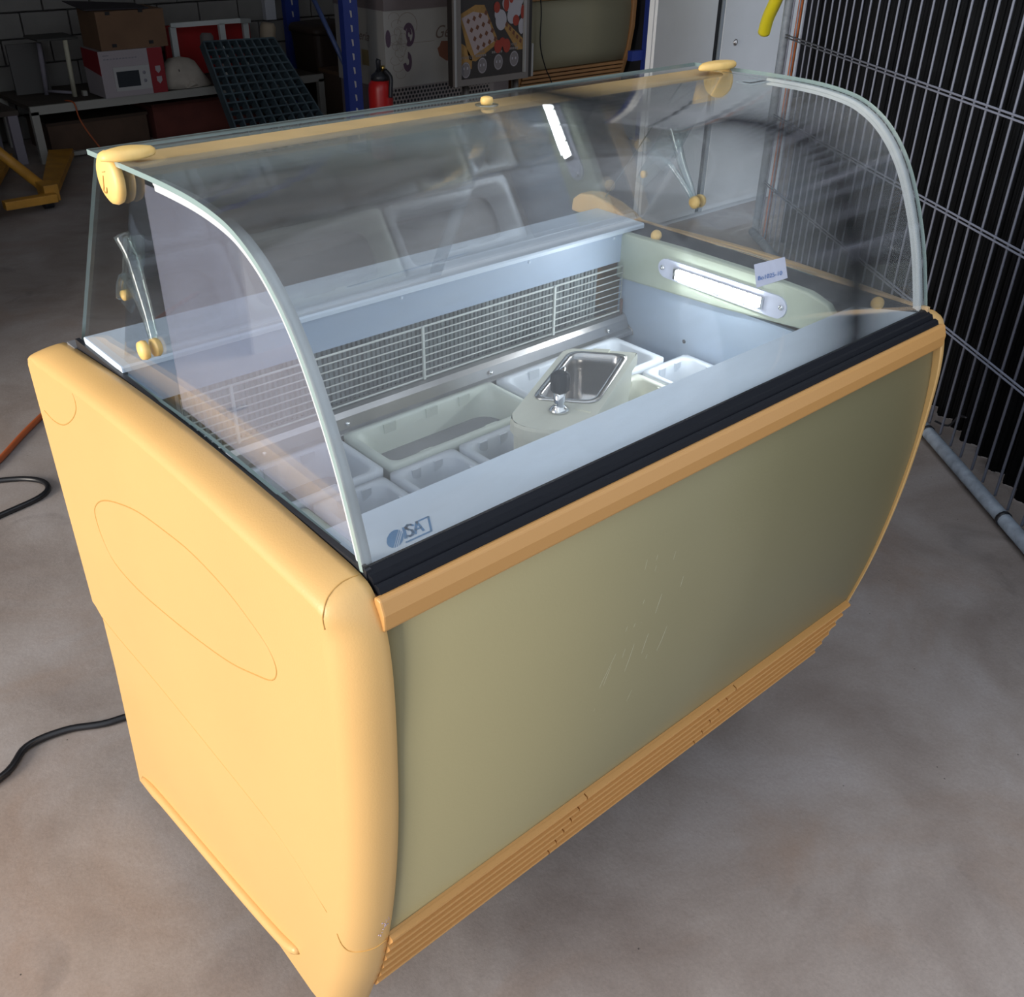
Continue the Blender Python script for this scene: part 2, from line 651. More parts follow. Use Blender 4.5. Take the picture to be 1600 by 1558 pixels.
ELL = [(1.314, 0.811), (1.277, 0.837), (1.218, 0.863), (1.132, 0.89), (1.04, 0.905), (0.967, 0.912), (0.888, 0.907), (0.832, 0.893), (0.793, 0.876),
       (0.781, 0.853), (0.797, 0.827), (0.839, 0.806), (0.91, 0.777), (1.005, 0.752), (1.109, 0.731), (1.21, 0.716), (1.29, 0.719), (1.323, 0.748), (1.33, 0.786)]
LOBE = [(1.457, 0.912), (1.418, 0.91), (1.372, 0.922), (1.323, 0.951), (1.293, 0.978), (1.288, 0.995), (1.292, 1.003)]
for mir in (False, True):
    OUTD = OUT_FAR if mir else OUT_NEAR
    sp, X = side_panel(mir)
    seam(ELL, X, sp, True)
    seam(LOBE, X, sp)
    seam([(1.445, 0.517), (1.37, 0.515), (1.226, 0.519), (1.005, 0.515), (0.85, 0.505), (0.74, 0.462)], X, sp, r=.0008)
    # small corner piece seam and lower front seam lie on the rounding
    k0 = min(range(len(OUTD)), key=lambda k: (OUTD[k] - Vector((.679, .420))).length)
    MB().tube(smooth([surf(X, k0 + .3, 3), surf(X, k0, 20), surf(X, k0 - .2, 40), surf(X, k0 - .4, 60), surf(X, k0 - .2, 75), surf(X, k0 + .3, 88)], 4), .0009, 5).build('seam', M['yellow_seam'], sp)
    k1 = min(range(len(OUTD)), key=lambda k: (OUTD[k] - Vector((.668, 1.027))).length)
    MB().tube(smooth([surf(X, k1, 3), surf(X, k1 + .1, 25), surf(X, k1 - .2, 50), surf(X, k1 - 1, 72), surf(X, k1 - 3, 85), surf(X, k1 - 5, 80)], 5), .0007, 5).build('seam', M['yellow_seam'], sp)
    # raised rib along the bottom edge
    rb = [(1.46, .105), (1.393, .126), (1.223, .158), (1.03, .194), (.902, .224), (.853, .246)]
    rq = smooth([(X(.0), a, b) for a, b in rb], 4)
    n = len(rq)
    MB().tube(rq, [.004 + .007 * min(1, i / 4, (n - 1 - i) / 3 + .2) for i in range(n)], 10).build('rib', M['yellow'], sp)

MB().prism([(1.275, 1.022), (1.275, 1.032), (1.30, 1.046), (1.34, 1.059), (1.39, 1.067), (1.425, 1.062), (1.445, 1.048), (1.448, 1.022)], 1.101, 1.140).build('panel_lobe', M['yellow'], F, bevel=.005)
MB().box(.044, .056, .643, .655, 1.004, 1.012).build('corner_notch', P('notch_brown', (.10, .04, .02), .8), F)
scf = MB()
for i in range(26):
    yy, zz = .6555 + random.gauss(0, .0015), .475 + random.gauss(0, .010)
    yy = .6655 - (zz - .475) * .16
    xx = .040 + random.gauss(0, .0022) + (zz - .475) * .25
    scf.lathe([(random.uniform(.0006, .0016), 0), (.0004, .0006)], 6, along((xx, yy + (.05 - xx) * .12, zz), (-.3, -1, 0)))
tag(scf.build('scuff_mark', P('scuff', (.45, .36, .42), .8), F), 'greyish purple scuff', kind='stuff')
# cabinet body between the end panels
BODY = [(.68, .985), (.66, .93), (.648, .80), (.66, .62), (.70, .43), (.80, .26), (.86, .20), (1.40, .13), (1.42, .16), (1.42, .80), (.76, .80), (.745, .985)]
MB().prism(BODY, .048, 1.132).build('cabinet_body', M['body'], F)
# back skin and deck
MB().box(.048, 1.132, 1.40, 1.43, .12, 1.02).build('back_skin', M['body'], F)
# front panel
FP = [(.640, .985), (.632, .93), (.629, .87), (.629, .80), (.634, .72), (.642, .64), (.655, .55), (.671, .47), (.679, .437)]
q = [Vector(p) for p in smooth(FP, 3)]
MB().prism([tuple(p) for p in q] + [(p.x + .006, p.y) for p in reversed(q)], .051, 1.129, sm=True).build('front_panel', M['olive'], F)
sc_ = MB()
for (x0, z0, x1, z1) in ((.455, .93, .365, .60), (.475, .94, .38, .56), (.50, .955, .40, .60), (.515, .93, .415, .53), (.535, .955, .435, .57), (.55, .90, .47, .62), (.47, .90, .40, .66), (.44, .86, .36, .63)):
    pp_ = []
    for i in range(7):
        t_ = i / 6
        z_ = z0 + (z1 - z0) * t_
        for a_, b_ in zip(FP[:-1], FP[1:]):
            if a_[1] >= z_ >= b_[1]:
                y_ = a_[0] + (b_[0] - a_[0]) * (a_[1] - z_) / (a_[1] - b_[1])
        pp_.append((x0 + (x1 - x0) * t_ + .004 * math.sin(i * 1.3 + x0 * 40), y_ - .0001, z_))
    sc_.tube(pp_, [.00005 + .00035 * math.sin(math.pi * i / 6) for i in range(7)], 4)
tag(sc_.build('scratch_marks', P('scratch', (.58, .56, .42), .5), F), 'long pale diagonal scratches', kind='stuff')
# kick grille: three lengths, each with five louvre ribs
KT, KB = Vector((.676, .436)), Vector((.733, .256))
kd = (KB - KT)
kn = Vector((kd.y, -kd.x)).normalized()  # outward
if kn.x > 0: kn = -kn
nr = 6
for k, (xa, xb) in enumerate(((.051, .395), (.395, .758), (.758, 1.129))):
    g = MB().prism([tuple(KT - kn * .006), tuple(KT + kn * .001), tuple(KB + kn * .001), tuple(KB - kn * .006)], xa, xb).build('kick_grille', M['orange_strip'], F)
    for i in range(nr):
        a = KT + kd * (i / nr)
        b = KT + kd * ((i + .70) / nr)
        st = .0055 * (nr - 1 - i) - .012                    # the joints between lengths run in steps
        l0 = xa + (.0012 + st if k else 0)
        l1 = xb + (st - .0012 if k < 2 else 0)
        prof = [a + kn * .0005, a + kn * .0085, a + kd * .02 + kn * .0100, b + kn * .0062, b + kn * .0005]
        MB().prism([tuple(p) for p in prof], l0, l1).build('louvre', M['orange_strip'], g)
# ochre strip and black rubber bumper
MB().prism([(.636, 1.017), (.631, 1.016), (.6255, 1.000), (.626, .982), (.630, .978), (.640, .980), (.642, 1.015)], .046, 1.134, sm=False).build('front_trim_strip', M['orange_strip'], F, bevel=.002)
MB().prism([(.668, 1.0335), (.664, 1.0335), (.657, 1.029), (.653, 1.0285), (.650, 1.022), (.647, 1.0235), (.642, 1.022), (.638, 1.014), (.640, .99), (.668, .99)], .053, 1.127).build('rubber_bumper', M['black'], F)
# white front shelf
SH = [(.054, .668), (1.112, .668), (1.112, .672), (1.056, .752), (.054, .752)]
MB().prism(SH, 1.018, 1.030, axis='z').box(.054, 1.056, .742, .752, .80, 1.018).build('front_shelf', M['white_lam'], F)
# tank liner
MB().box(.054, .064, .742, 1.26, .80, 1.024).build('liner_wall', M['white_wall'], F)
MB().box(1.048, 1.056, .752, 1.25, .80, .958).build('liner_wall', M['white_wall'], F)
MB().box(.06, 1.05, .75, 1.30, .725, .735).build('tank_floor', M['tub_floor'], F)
# green lamp housing on the right wall
gh = [(1.256, .944), (1.256, 1.030), (1.24, 1.034), (1.10, 1.038), (.93, 1.038), (.83, 1.034), (.79, 1.024), (.765, 1.0), (.757, .972), (.84, .968), (1.0, .955)]
MB().prism(gh, 1.042, 1.062).build('lamp_housing', M['pale_green'], F, bevel=.004)
# black side moulding on the right
mo = [(1.056, .752), (1.112, .668), (1.124, .668), (1.124, 1.27), (1.056, 1.27)]
mm = MB()
mm.add([(1.056, .752, 1.029), (1.112, .668, 1.030), (1.124, .668, 1.034), (1.124, 1.27, 1.036), (1.056, 1.27, 1.030),
        (1.056, .752, 1.000), (1.112, .668, 1.000), (1.124, .668, 1.000), (1.124, 1.27, 1.000), (1.056, 1.27, 1.000)],
       [(0, 1, 2), (0, 2, 3, 4), (0, 5, 6, 1), (1, 6, 7, 2), (2, 7, 8, 3), (3, 8, 9, 4), (4, 9, 5, 0), (5, 9, 8, 7, 6)])
smd = mm.build('side_moulding', M['black_soft'], F, bevel=.002)
for (y, z) in ((.728, 1.037), (1.185, 1.040)):
    xx = 1.083 if y < .8 else 1.068
    MB().lathe([(.0095, 0), (.0105, .006), (.009, .012), (.005, .0145), (.0, .015)], 18, along((xx, y, z - .004), (-.45, -.55, .7))).build('screw_cap', M['yellow_cap'], smd)
MB().box(1.122, 1.128, .66, 1.30, 1.02, 1.0385).build('tan_edge_trim', P('tan_trim', (.62, .42, .22), .5), F)
MB().box(.0515, .058, .66, 1.40, 1.015, 1.0335).build('edge_gasket', M['black_soft'], F)

# led lamp
lp_outline = []
for i in range(9):
    a = math.radians(90 + 180 * i / 8)
    lp_outline.append((1.128 - .020 * math.cos(a) * 1.0 + .0, .996 + .018 * math.sin(a)))
for i in range(9):
    a = math.radians(-90 + 180 * i / 8)
    lp_outline.append((.882 - .020 * math.cos(a), .994 + .020 * math.sin(a)))
lamp = MB().prism(lp_outline, 1.0385, 1.0425).build('lamp_plate', M['led_plate'], F)
MB().box(1.034, 1.0385, .908, 1.108, .983, 1.004).build('lamp_channel', M['chrome'], lamp)
le = MB()
for i in range(6):
    yy = .928 + i * .0315
    le.box(1.0295, 1.034, yy - .0135, yy + .0135, .985, 1.002)
le.build('led_strip', M['led'], lamp)
ll = area('lamp_glow', (1.026, 1.008, .994), (.2, 1.0, .86), .16, .012, 0.55, (.86, .93, 1.0))
ll.parent = lamp
ll.matrix_parent_inverse = parent_world(lamp).inverted()
for yy in (1.137, .872):
    MB().lathe([(.005, 0), (.005, .002), (.003, .004), (0, .0045)], 12, along((1.0385, yy, .996), (-1, 0, 0))).build('screw', M['chrome'], lamp)

# rear wall of the tank: white panel, coil, guard, steel lip
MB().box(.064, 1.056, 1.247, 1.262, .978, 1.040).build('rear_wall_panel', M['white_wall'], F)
for xx in (.52, .80, 1.02):
    MB().lathe([(.003, 0), (.003, .001), (0, .0015)], 10, along((xx, 1.247, 1.028), (0, -1, 0))).build('rivet', M['white_lam'], F)
MB().box(.056, 1.056, 1.262, 1.38, .80, .86).box(.056, 1.056, 1.33, 1.38, .86, 1.03).build('coil_housing', M['dark'], F)
fb = MB()
xx = .13
while xx < 1.0:
    j = random.uniform(-.0015, .0015)
    w = .0042
    fb.add([(xx + j, 1.268, .868), (xx + w + j, 1.266, .868), (xx + w + .001, 1.267, .93), (xx + .001 - j, 1.269, .93), (xx - j, 1.268, .992), (xx + w - j, 1.266, .992),
            (xx + j, 1.32, .868), (xx - j, 1.32, .992), (xx + .001 - j, 1.32, .93)],
           [(0, 1, 2, 3), (3, 2, 5, 4), (0, 3, 8, 6), (3, 4, 7, 8)])
    xx += .0092
tag(fb.build('coil_fins', M['fin'], F), kind='stuff')
MB().tube([(.10, 1.29, .89), (.10, 1.29, .97)], .006).build('coil_pipe', P('copper', (.45, .22, .12), .4, metal=1), F)
MB().tube([(1.012, 1.285, .885), (1.012, 1.285, .975)], .006).build('coil_pipe', bpy.data.materials['copper'], F)
gu = MB()
g_ = gu.tube([(.125, 1.238, .880), (1.041, 1.238, .880), (1.041, 1.238, .972), (.125, 1.238, .972)], .0019, 6, closed=True).build('guard_frame', M['wire_white'], F)
gg = MB()
for i in range(1, 7):
    z = .880 + .092 * i / 7
    gg.tube([(.125, 1.2375, z), (1.041, 1.2375, z)], .0013, 5)
gg.build('guard_wire', M['wire_white'], g_)
for xx in (.202, .552, .856):
    MB().box(xx - .0022, xx + .0022, 1.2335, 1.2375, .878, .974).build('guard_stay', M['wire_white'], g_)
tag(MB().tube([(1.041, 1.234, .874), (1.0405, 1.2345, .905)], .0032, 6).build('rust_spot', P('rust', (.12, .05, .03), .9), g_), 'rusty corner of the guard')
MB().prism([(1.262, .872), (1.262, .862), (1.218, .850), (1.206, .846), (1.204, .838), (1.212, .838), (1.222, .866), (1.228, .874), (1.236, .877), (1.246, .873)], .064, 1.048).build('steel_lip', M['steel'], F, bevel=.0015)
for xx in (.23, .381, .685, .988):
    MB().lathe([(.0042, 0), (.0042, .0015), (.002, .003), (0, .0032)], 10, along((xx, 1.2160, .8575), (0, -.85, .3))).build('screw', M['chrome'], F)
MB().lathe([(.004, 0), (.004, .0004), (0, .0005)], 10, along((1.048, 1.075, .865), (-1, 0, 0))).build('drain_hole', M['dark'], F)

# rear ledge with its plate
MB().prism([(1.245, 1.043), (1.243, 1.040), (1.243, 1.034), (1.262, 1.034), (1.262, 1.030), (1.372, 1.030), (1.375, 1.041), (1.372, 1.044)], .056, 1.10).build('rear_ledge', M['white_lam'], F)
MB().prism([(.455, 1.305), (.715, 1.318), (.715, 1.350), (.515, 1.352)], 1.044, 1.0455, axis='z').build('ledge_plate', M['white_lam'], F)
# logo printed on the shelf: globe, letters and bracket
lg = MB()


def lg2w(u, v):   # logo cell (u right 0..1, v up 0..1) on the shelf, leaning as printed
    return (.113 + u * .032 * 1.0 + v * .0135, .678 + v * .0245, 1.0304)


def stroke(m, pts, w, z=1.0304):
    for (x0, y0), (x1, y1) in zip(pts[:-1], pts[1:]):
        d = Vector((x1 - x0, y1 - y0)).normalized()
        n_ = Vector((-d.y, d.x)) * w / 2
        e = d * w * .3
        m.add([(x0 + n_.x - e.x, y0 + n_.y - e.y, z), (x0 - n_.x - e.x, y0 - n_.y - e.y, z), (x1 - n_.x + e.x, y1 - n_.y + e.y, z), (x1 + n_.x + e.x, y1 + n_.y + e.y, z)], [(0, 1, 2, 3)])


stroke(lg, [(.1265, .7015), (.1172, .6848)], .0034)                                   # I
stroke(lg, [(.1365, .6990), (.1355, .7018), (.1325, .7030), (.1290, .7010), (.1275, .6985), (.1285, .6960), (.1305, .6925), (.1295, .6890), (.1260, .6855), (.1225, .6850), (.1205, .6875)], .0034)  # S
stroke(lg, [(.1292, .6850), (.1435, .7020), (.1395, .6845)], .0030)                   # A
stroke(lg, [(.1340, .6905), (.1405, .6905)], .0026)
stroke(lg, [(.1435, .7020), (.1590, .7020), (.1450, .6785), (.1130, .6785)], .0024)   # bracket
cx, cy, ax_, bx = .1082, .6912, Vector((.0105, .0)), Vector((.0075, .0132))


def disc_poly(u0, u1):
    """slice of the slanted disc between chords at u0..u1 (diagonal stripes)"""
    def chord(u):
        w = math.sqrt(max(0, 1 - u * u)); return [(u, w), (u, -w)]
    pts = []
    k = 8
    top = [(u0 + (u1 - u0) * i / k) for i in range(k + 1)]
    P1 = [(u, math.sqrt(max(0, 1 - u * u))) for u in top] + [(u, -math.sqrt(max(0, 1 - u * u))) for u in reversed(top)]
    r = math.radians(-28)
    for u, w in P1:
        a, b = u * math.cos(r) - w * math.sin(r), u * math.sin(r) + w * math.cos(r)
        v = ax_ * a + bx * b
        pts.append((cx + v.x, cy + v.y, 1.0304))
    return pts


for u0, u1 in ((-1, .12), (.22, .34), (.46, .56), (.68, 1)):
    pp = disc_poly(u0, u1)
    lg.add(pp, [tuple(range(len(pp)))])
lg.build('logo', M['logo'], F)

# ------------------------------------------------------------------ glass canopy
GP = [(.664, 1.030), (.670, 1.055), (.687, 1.114), (.706, 1.165), (.728, 1.212), (.748, 1.246), (.772, 1.276), (.803, 1.303),
      (.840, 1.3225), (.878, 1.332), (.93, 1.3375), (1.0, 1.339), (1.08, 1.338), (1.185, 1.336)]
gq = [tuple(p) for p in smooth(GP, 4)]
canopy = MB().sheet(gq, .0505, 1.1295, .006, 0, 1).build('curved_front_glass', [M['curved_glass'], M['glass_edge']], F)


def offset(prof, d):
    pr = [Vector(p) for p in prof]
    o_ = []
    for i, p in enumerate(pr):
        t_ = (pr[min(i + 1, len(pr) - 1)] - pr[max(i - 1, 0)]).normalized()
        o_.append(p + Vector((-t_.y, t_.x)) * d)
    return o_


# orientation: the sheet grows to the left of the travel direction, so the inside is on the other sign
inner = offset(gq, -1)
sgn = -1 if inner[20].y < gq[20][1] else 1
bpy.data.objects.remove(canopy)
gq_in = gq if sgn > 0 else gq
m = MB()
m.sheet(gq if sgn == 1 else gq, .0505, 1.1295, .006 * sgn, 0, 1)
canopy = m.build('curved_front_glass', [M['curved_glass'], M['glass_edge']], F)
for X in ((lambda x: x), (lambda x: W_ - x)):
    # translucent gasket that follows the bend
    a = offset(gq, .0062 * sgn); b = offset(gq, .0175 * sgn)
    cut = len(gq) - 7
    for (o1, o2, xa, xb) in ((.0062, .0105, .0535, .066), (.0115, .0165, .0545, .065)):
        a = [tuple(p) for p in offset(gq, o1 * sgn)[:cut]]
        m = MB().sheet(a, X(xa), X(xb), (o2 - o1) * sgn)
        m.build('glass_gasket', M['gasket'], F)
    # side pane: polygon bounded by the bend, the slanting rear edge and the sill
    a = [Vector(p) for p in offset(gq, .0075 * sgn)]
    a = [p for p in a if p.x < 1.175]
    poly = [(max(p.x, .672), p.y) for p in a] + [(1.185, 1.325), (1.400, 1.020), (1.3, 1.028), (1.0, 1.038), (.75, 1.031)]
    for side in (0, 1):
        pass
    m = MB()
    n = len(poly)
    xa, xb = X(.0570), X(.0620)
    m.add([(xa, *p) for p in poly] + [(xb, *p) for p in poly], [tuple(range(n))[::-1], tuple(range(n, 2 * n))], 0)
    m.add([(xa, *p) for p in poly] + [(xb, *p) for p in poly], [(i, (i + 1) % n, n + (i + 1) % n, n + i) for i in range(n)], 1)
    sg = m.build('side_glass', [M['side_glass'], M['glass_edge']], F)
    if X(0) == 0:
        pf = [p for p in poly[:len(a)] if p[0] < 1.06]
        pf = [(p[0] + .006, p[1] - .012) for p in pf if p[1] > 1.06]
        fp = [(.70, 1.04)] + pf + [(1.070, 1.305), (1.074, 1.045)]
        n = len(fp)
        m = MB().add([(.0628, *p) for p in fp] + [(.0634, *p) for p in fp], [tuple(range(n))[::-1], tuple(range(n, 2 * n))] + [(i, (i + 1) % n, n + (i + 1) % n, n + i) for i in range(n)])
        tag(m.build('protective_film', M['film'], sg), 'milky protective film on the near end glass')
# rear sliding panes, leaning forward
ra, rd = Vector((1.25, 1.046)), Vector((-.4695, .883))
for k, (xa, xb) in enumerate(((.066, .604), (.590, 1.114))):
    off = Vector((rd.y, -rd.x)) * (.009 * k)
    p0, p1 = ra + off, ra + off + rd * .306
    th = Vector((rd.y, -rd.x)) * .005
    MB().prism([tuple(p0), tuple(p1), tuple(p1 + th), tuple(p0 + th)], xa, xb).build('rear_sliding_glass', M['rear_glass'], F)
# yellow rail under the top glass
MB().box(.075, 1.105, 1.100, 1.158, 1.3255, 1.3315).build('top_rail', P('rail_yellow', (.70, .46, .19), .5, var=.18, vscale=14), F, bevel=.004)


# corner caps: an almond blade on top and an almond badge on the end
def almond(L_, Wd, n=14):
    pts = []
    for i in range(n):
        t = -1 + 2 * i / n
        pts.append((L_ / 2 * t, Wd / 2 * (1 - t * t) ** .75))
    for i in range(n):
        t = 1 - 2 * i / n
        pts.append((L_ / 2 * t, -Wd / 2 * (1 - t * t) ** .75))
    return pts


def blade(cxy, z, L_, Wd, h, par, mirror=1):
    rings = []
    for s_, dz in ((.96, 0), (1, .2), (.98, .55), (.85, .85), (.55, 1.0), (.1, 1.05)):
        rings.append([(cxy[0] + p[0] * s_, cxy[1] + p[1] * s_, z + h * dz) for p in almond(L_, Wd)])
    return MB().loft(rings).build('corner_cap', M['yellow_cap'], par)


blade((.066, 1.104), 1.3392, .064, .034, .011, F)
blade((1.092, 1.105), 1.3392, .100, .036, .011, F)
for X, lab in (((lambda x: x), 0), ((lambda x: W_ - x), 1)):
    rings = []
    for s_, dx in ((.97, .0), (1, -.004), (.95, -.008), (.8, -.0105), (.3, -.0115)):
        r_ = []
        for i in range(24):
            a = 2 * math.pi * i / 24
            u, v = .030 * math.cos(a), .0295 * math.sin(a)
            ang = math.radians(0)
            yy = 1.130 + (u * math.cos(ang) - v * math.sin(ang)) * s_
            zz = 1.314 + (u * math.sin(ang) + v * math.cos(ang)) * s_
            r_.append((X(.0555 + dx), yy - .002, min(zz + .001, 1.344)))
        rings.append(r_)
    cb = MB().loft(rings).build('end_badge', M['yellow_cap'], F)
    if not lab:
        MB().tube(smooth([(.0436, 1.130, 1.318), (.0436, 1.134, 1.306), (.0436, 1.137, 1.300), (.0436, 1.130, 1.299), (.0436, 1.126, 1.306)], 4), .0006, 4).tube([(.0436, 1.122, 1.324), (.0436, 1.130, 1.322)], .0006, 4).build('badge_emblem', M['yellow_seam'], cb)
kb = MB().lathe([(.0165, 0), (.0165, .0012), (.0, .0015)], 24, Matrix.Translation((.570, 1.092, 1.3395))).build('knob_washer', M['clear'], F)
MB().lathe([(.0080, 0), (.0088, .003), (.0088, .006), (.008, .0085), (.005, .0098), (0, .010)], 20, Matrix.Translation((.570, 1.092, 1.3412))).build('knob', M['yellow_cap'], kb)
# clear acrylic hinge arms on both ends
for X, dx in (((lambda x: x), 0), ((lambda x: W_ - x), 0)):
    pts = smooth([(X(.076), 1.200, 1.228), (X(.078), 1.185, 1.205), (X(.076), 1.170, 1.170), (X(.072), 1.150, 1.135), (X(.068), 1.138, 1.108)], 4)
    arm = MB().tube(pts, [.011 - .006 * i / (len(pts) - 1) for i in range(len(pts))], 8)
    pts2 = smooth([(X(.080), 1.262, 1.130), (X(.080), 1.250, 1.152), (X(.078), 1.225, 1.168), (X(.076), 1.195, 1.160), (X(.072), 1.160, 1.130), (X(.068), 1.140, 1.107)], 4)
    arm.tube(pts2, .0055, 8)
    A_ = arm.build('acrylic_arm', M['clear'], F)
    MB().prism([(1.155, 1.238), (1.215, 1.222), (1.270, 1.120), (1.245, 1.112), (1.200, 1.160), (1.170, 1.200)], X(.083), X(.087)).build('arm_plate', M['clear'], A_)
    xk = X(.0635)
    sx = 1 if X(0) == 0 else -1
    MB().lathe([(.0115, 0), (.0125, .004), (.011, .009), (.004, .0105), (0, .011)], 18, along((X(.0565), 1.137, 1.104), (-sx, 0, 0))).lathe([(.011, 0), (.012, .006), (.009, .010), (0, .011)], 18, along((xk, 1.137, 1.104), (sx, 0, 0))).build('arm_cap', M['yellow_cap'], A_)
    MB().lathe([(.007, 0), (.007, .008), (0, .009)], 12, along((X(.088), 1.252, 1.135), (-sx, -.2, 0))).build('arm_cap', M['yellow_cap'], A_)
# sticker on the top glass near the far end
stk = MB().add([(1.000, .965, 1.3395), (1.052, .965, 1.3395), (1.060, 1.000, 1.3395), (1.005, 1.000, 1.3395), (1.000, .965, 1.3400), (1.052, .965, 1.3400), (1.060, 1.000, 1.3400), (1.005, 1.000, 1.3400)],
               [(0, 3, 2, 1), (4, 5, 6, 7), (0, 1, 5, 4), (1, 2, 6, 5), (2, 3, 7, 6), (3, 0, 4, 7)]).build('glass_sticker', glass_mat('sticker', (.8, .85, .85), .05, haze=.35, hazecol=(.7, .75, .75)), F)
mk = MB()
for i in range(6):
    mk.box(1.012 + i * .007, 1.0155 + i * .007, .976, .982 if i else .992, 1.3401, 1.3403)
mk.build('sticker_marks', M['dark'], stk)
# four feet
for x, y in ((.14, 1.0), (1.04, 1.0), (.14, 1.34), (1.04, 1.34)):
    w_ = MB().prism([(y + .032 * math.cos(a * math.pi / 8), .0325 + .032 * math.sin(a * math.pi / 8)) for a in range(16)], x - .012, x + .012).build('caster_wheel', M['black_soft'], F)
    MB().box(x - .02, x + .02, y - .02, y + .02, .066, .15 if y > 1.1 else .20).build('caster_fork', M['steel'], F)

# ------------------------------------------------------------------ tubs
def tub(x0, x1, y0, y1, mat, label, group, z=.850):
    cx_, cy_ = (x0 + x1) / 2, (y0 + y1) / 2
    t = empty('ice_cream_tub', (cx_, cy_, .735), label, 'tub', group)
    hx, hy = (x1 - x0) / 2, (y1 - y0) / 2
    g = .0025

    def ring(ins, r, zz):
        return [(cx_ + a, cy_ + b, zz) for a, b in rrect(-hx + ins, hx - ins, -hy + ins, hy - ins, r)]
    rr = min(hx, hy)
    rings = [ring(.014, .03, .737), ring(.007, .012, z - .02), ring(g, .010, z - .012), ring(g, .010, z), ring(g + .011, .016, z + .001), ring(g + .0135, .020, z - .003),
             ring(.019, rr * .48, z - .022), ring(.022, rr * .52, z - .07), ring(.026, rr * .55, .7415)]
    MB().loft(rings).build('tub_shell', mat, t)
    MB().prism([(cx_ + a, cy_ + b) for a, b in rrect(-hx + .027, hx - .027, -hy + .027, hy - .027, rr * .53)], .7417, .7430, axis='z').build('tub_base', M['tub_floor'], t)
    for (fx, fy) in ((-.45, 1), (.1, 1), (.55, 1), (.35, -1), (-.5, -1)) if hx > hy else ((1, .5), (1, 0), (-1, .4), (-.3, 1), (.35, 1)):
        if hx > hy:
            px_, py_ = cx_ + fx * hx, cy_ + fy * (hy - .0165)
            MB().box(px_ - .012, px_ + .012, py_ - .0022, py_ + .0022, z - .018, z - .001).build('snap_tab', mat, t)
        elif abs(fx) == 1:
            px_, py_ = cx_ + fx * (hx - .0165), cy_ + fy * hy
            MB().box(px_ - .0022, px_ + .0022, py_ - .012, py_ + .012, z - .018, z - .001).build('snap_tab', mat, t)
        else:
            px_, py_ = cx_ + fx * hx, cy_ + fy * (hy - .0165)
            MB().box(px_ - .008, px_ + .008, py_ - .0022, py_ + .0022, z - .018, z - .001).build('snap_tab', mat, t)
    return t


RG, FG = 'long tubs in the rear row', 'narrow tubs in the front row'
tub(.045 + .02, .353, 1.065, 1.205, M['tub_white'], 'white long tub at the left end of the rear row under the milky film', RG)
tub(.358, .672, 1.063, 1.207, M['tub_green'], 'pale green long tub in the middle of the rear row left of the dipper well', RG)
tub(.678, .992, 1.065, 1.205, M['tub_white'], 'white long tub at the right end of the rear row behind the dipper well', RG)
fx = [(.078, .207, 'pale green narrow tub at the left end of the front row by the logo', M['tub_green']),
      (.2105, .3395, 'white narrow tub second from the left end of the front row', M['tub_white']),
      (.343, .472, 'white narrow tub third from the left, in front of the pale green tub corner', M['tub_white']),
      (.4755, .6045, 'white narrow tub of the front row just left of the dipper well', M['tub_white']),
      (.640, .769, 'narrow tub of the front row underneath the dipper well', M['tub_white']),
      (.772, .901, 'pale narrow tub of the front row just right of the dipper well', M['cream']),
      (.905, 1.036, 'white narrow tub of the front row against the right wall below the lamp', M['tub_white'])]
for a, b, lab, mt in fx:
    tub(a, b, .757, 1.059, mt, lab, FG)

# ------------------------------------------------------------------ dipper well
wu = Vector((-.2203, -.118)).normalized()            # from the back towards the tap end
wv = Vector((wu.y, -wu.x))
if wv.x < 0 and wv.y > 0: wv = -wv
o_back = Vector((.717, 1.063))                        # rear left corner of the top
DW = empty('dipper_well', (.64, .96, .852), 'cream dipper well with a steel basin and black-knobbed tap standing across the tubs', 'dipper well')
vdir = Vector((.796, .972)) - o_back
wvv = vdir.normalized()
wlen, wwid = .272, vdir.length


def dwp(u, v):   # u along towards the tap 0..1, v across 0..1
    p = o_back + wu * (u * wlen) + wvv * (v * wwid)
    return p


def dloc(a, b):
    p = o_back + wu * a + wvv * b
    return (p.x, p.y)


rr_ = [(0.012, 0), (.0, .012), (0, wwid - .004), (.004, wwid), (wlen * .95, wwid)] + \
      [(wlen * .95 + .045 * math.sin(math.radians(a)) - .0, wwid / 2 + wwid / 2 * math.cos(math.radians(a))) for a in (20, 40, 60, 80, 100, 120, 140, 160)] + [(wlen * .95, 0)]


def scaled(pts, k):
    cx0 = sum(p[0] for p in pts) / len(pts); cy0 = sum(p[1] for p in pts) / len(pts)
    return [(cx0 + (p[0] - cx0) * k, cy0 + (p[1] - cy0) * k) for p in pts]


rings = []
for k, z in ((.90, .853), (.93, .90), (.935, .925), (1.0, .929), (1.0, .944), (.985, .949)):
    rings.append([(*dloc(*p), z) for p in scaled(rr_, k)])
# top deck with a hole for the basin
bas = [(p[0], p[1]) for p in rrect(.022, .205, .016, wwid - .014, .018, 4)]
MB().loft(rings, sm=False, caps=(True, False)).build('housing', M['cream'], DW)
# deck: bridge between outer outline and the hole by matching angles
def resample(pts, n):
    L_ = [0]
    m_ = len(pts)
    for i in range(m_): L_.append(L_[-1] + (Vector(pts[(i + 1) % m_]) - Vector(pts[i])).length)
    out = []
    for k in range(n):
        d = L_[-1] * k / n
        i = max(j for j in range(m_) if L_[j] <= d)
        t = (d - L_[i]) / max(1e-9, L_[i + 1] - L_[i])
        out.append(tuple(Vector(pts[i]).lerp(Vector(pts[(i + 1) % m_]), t)))
    return out


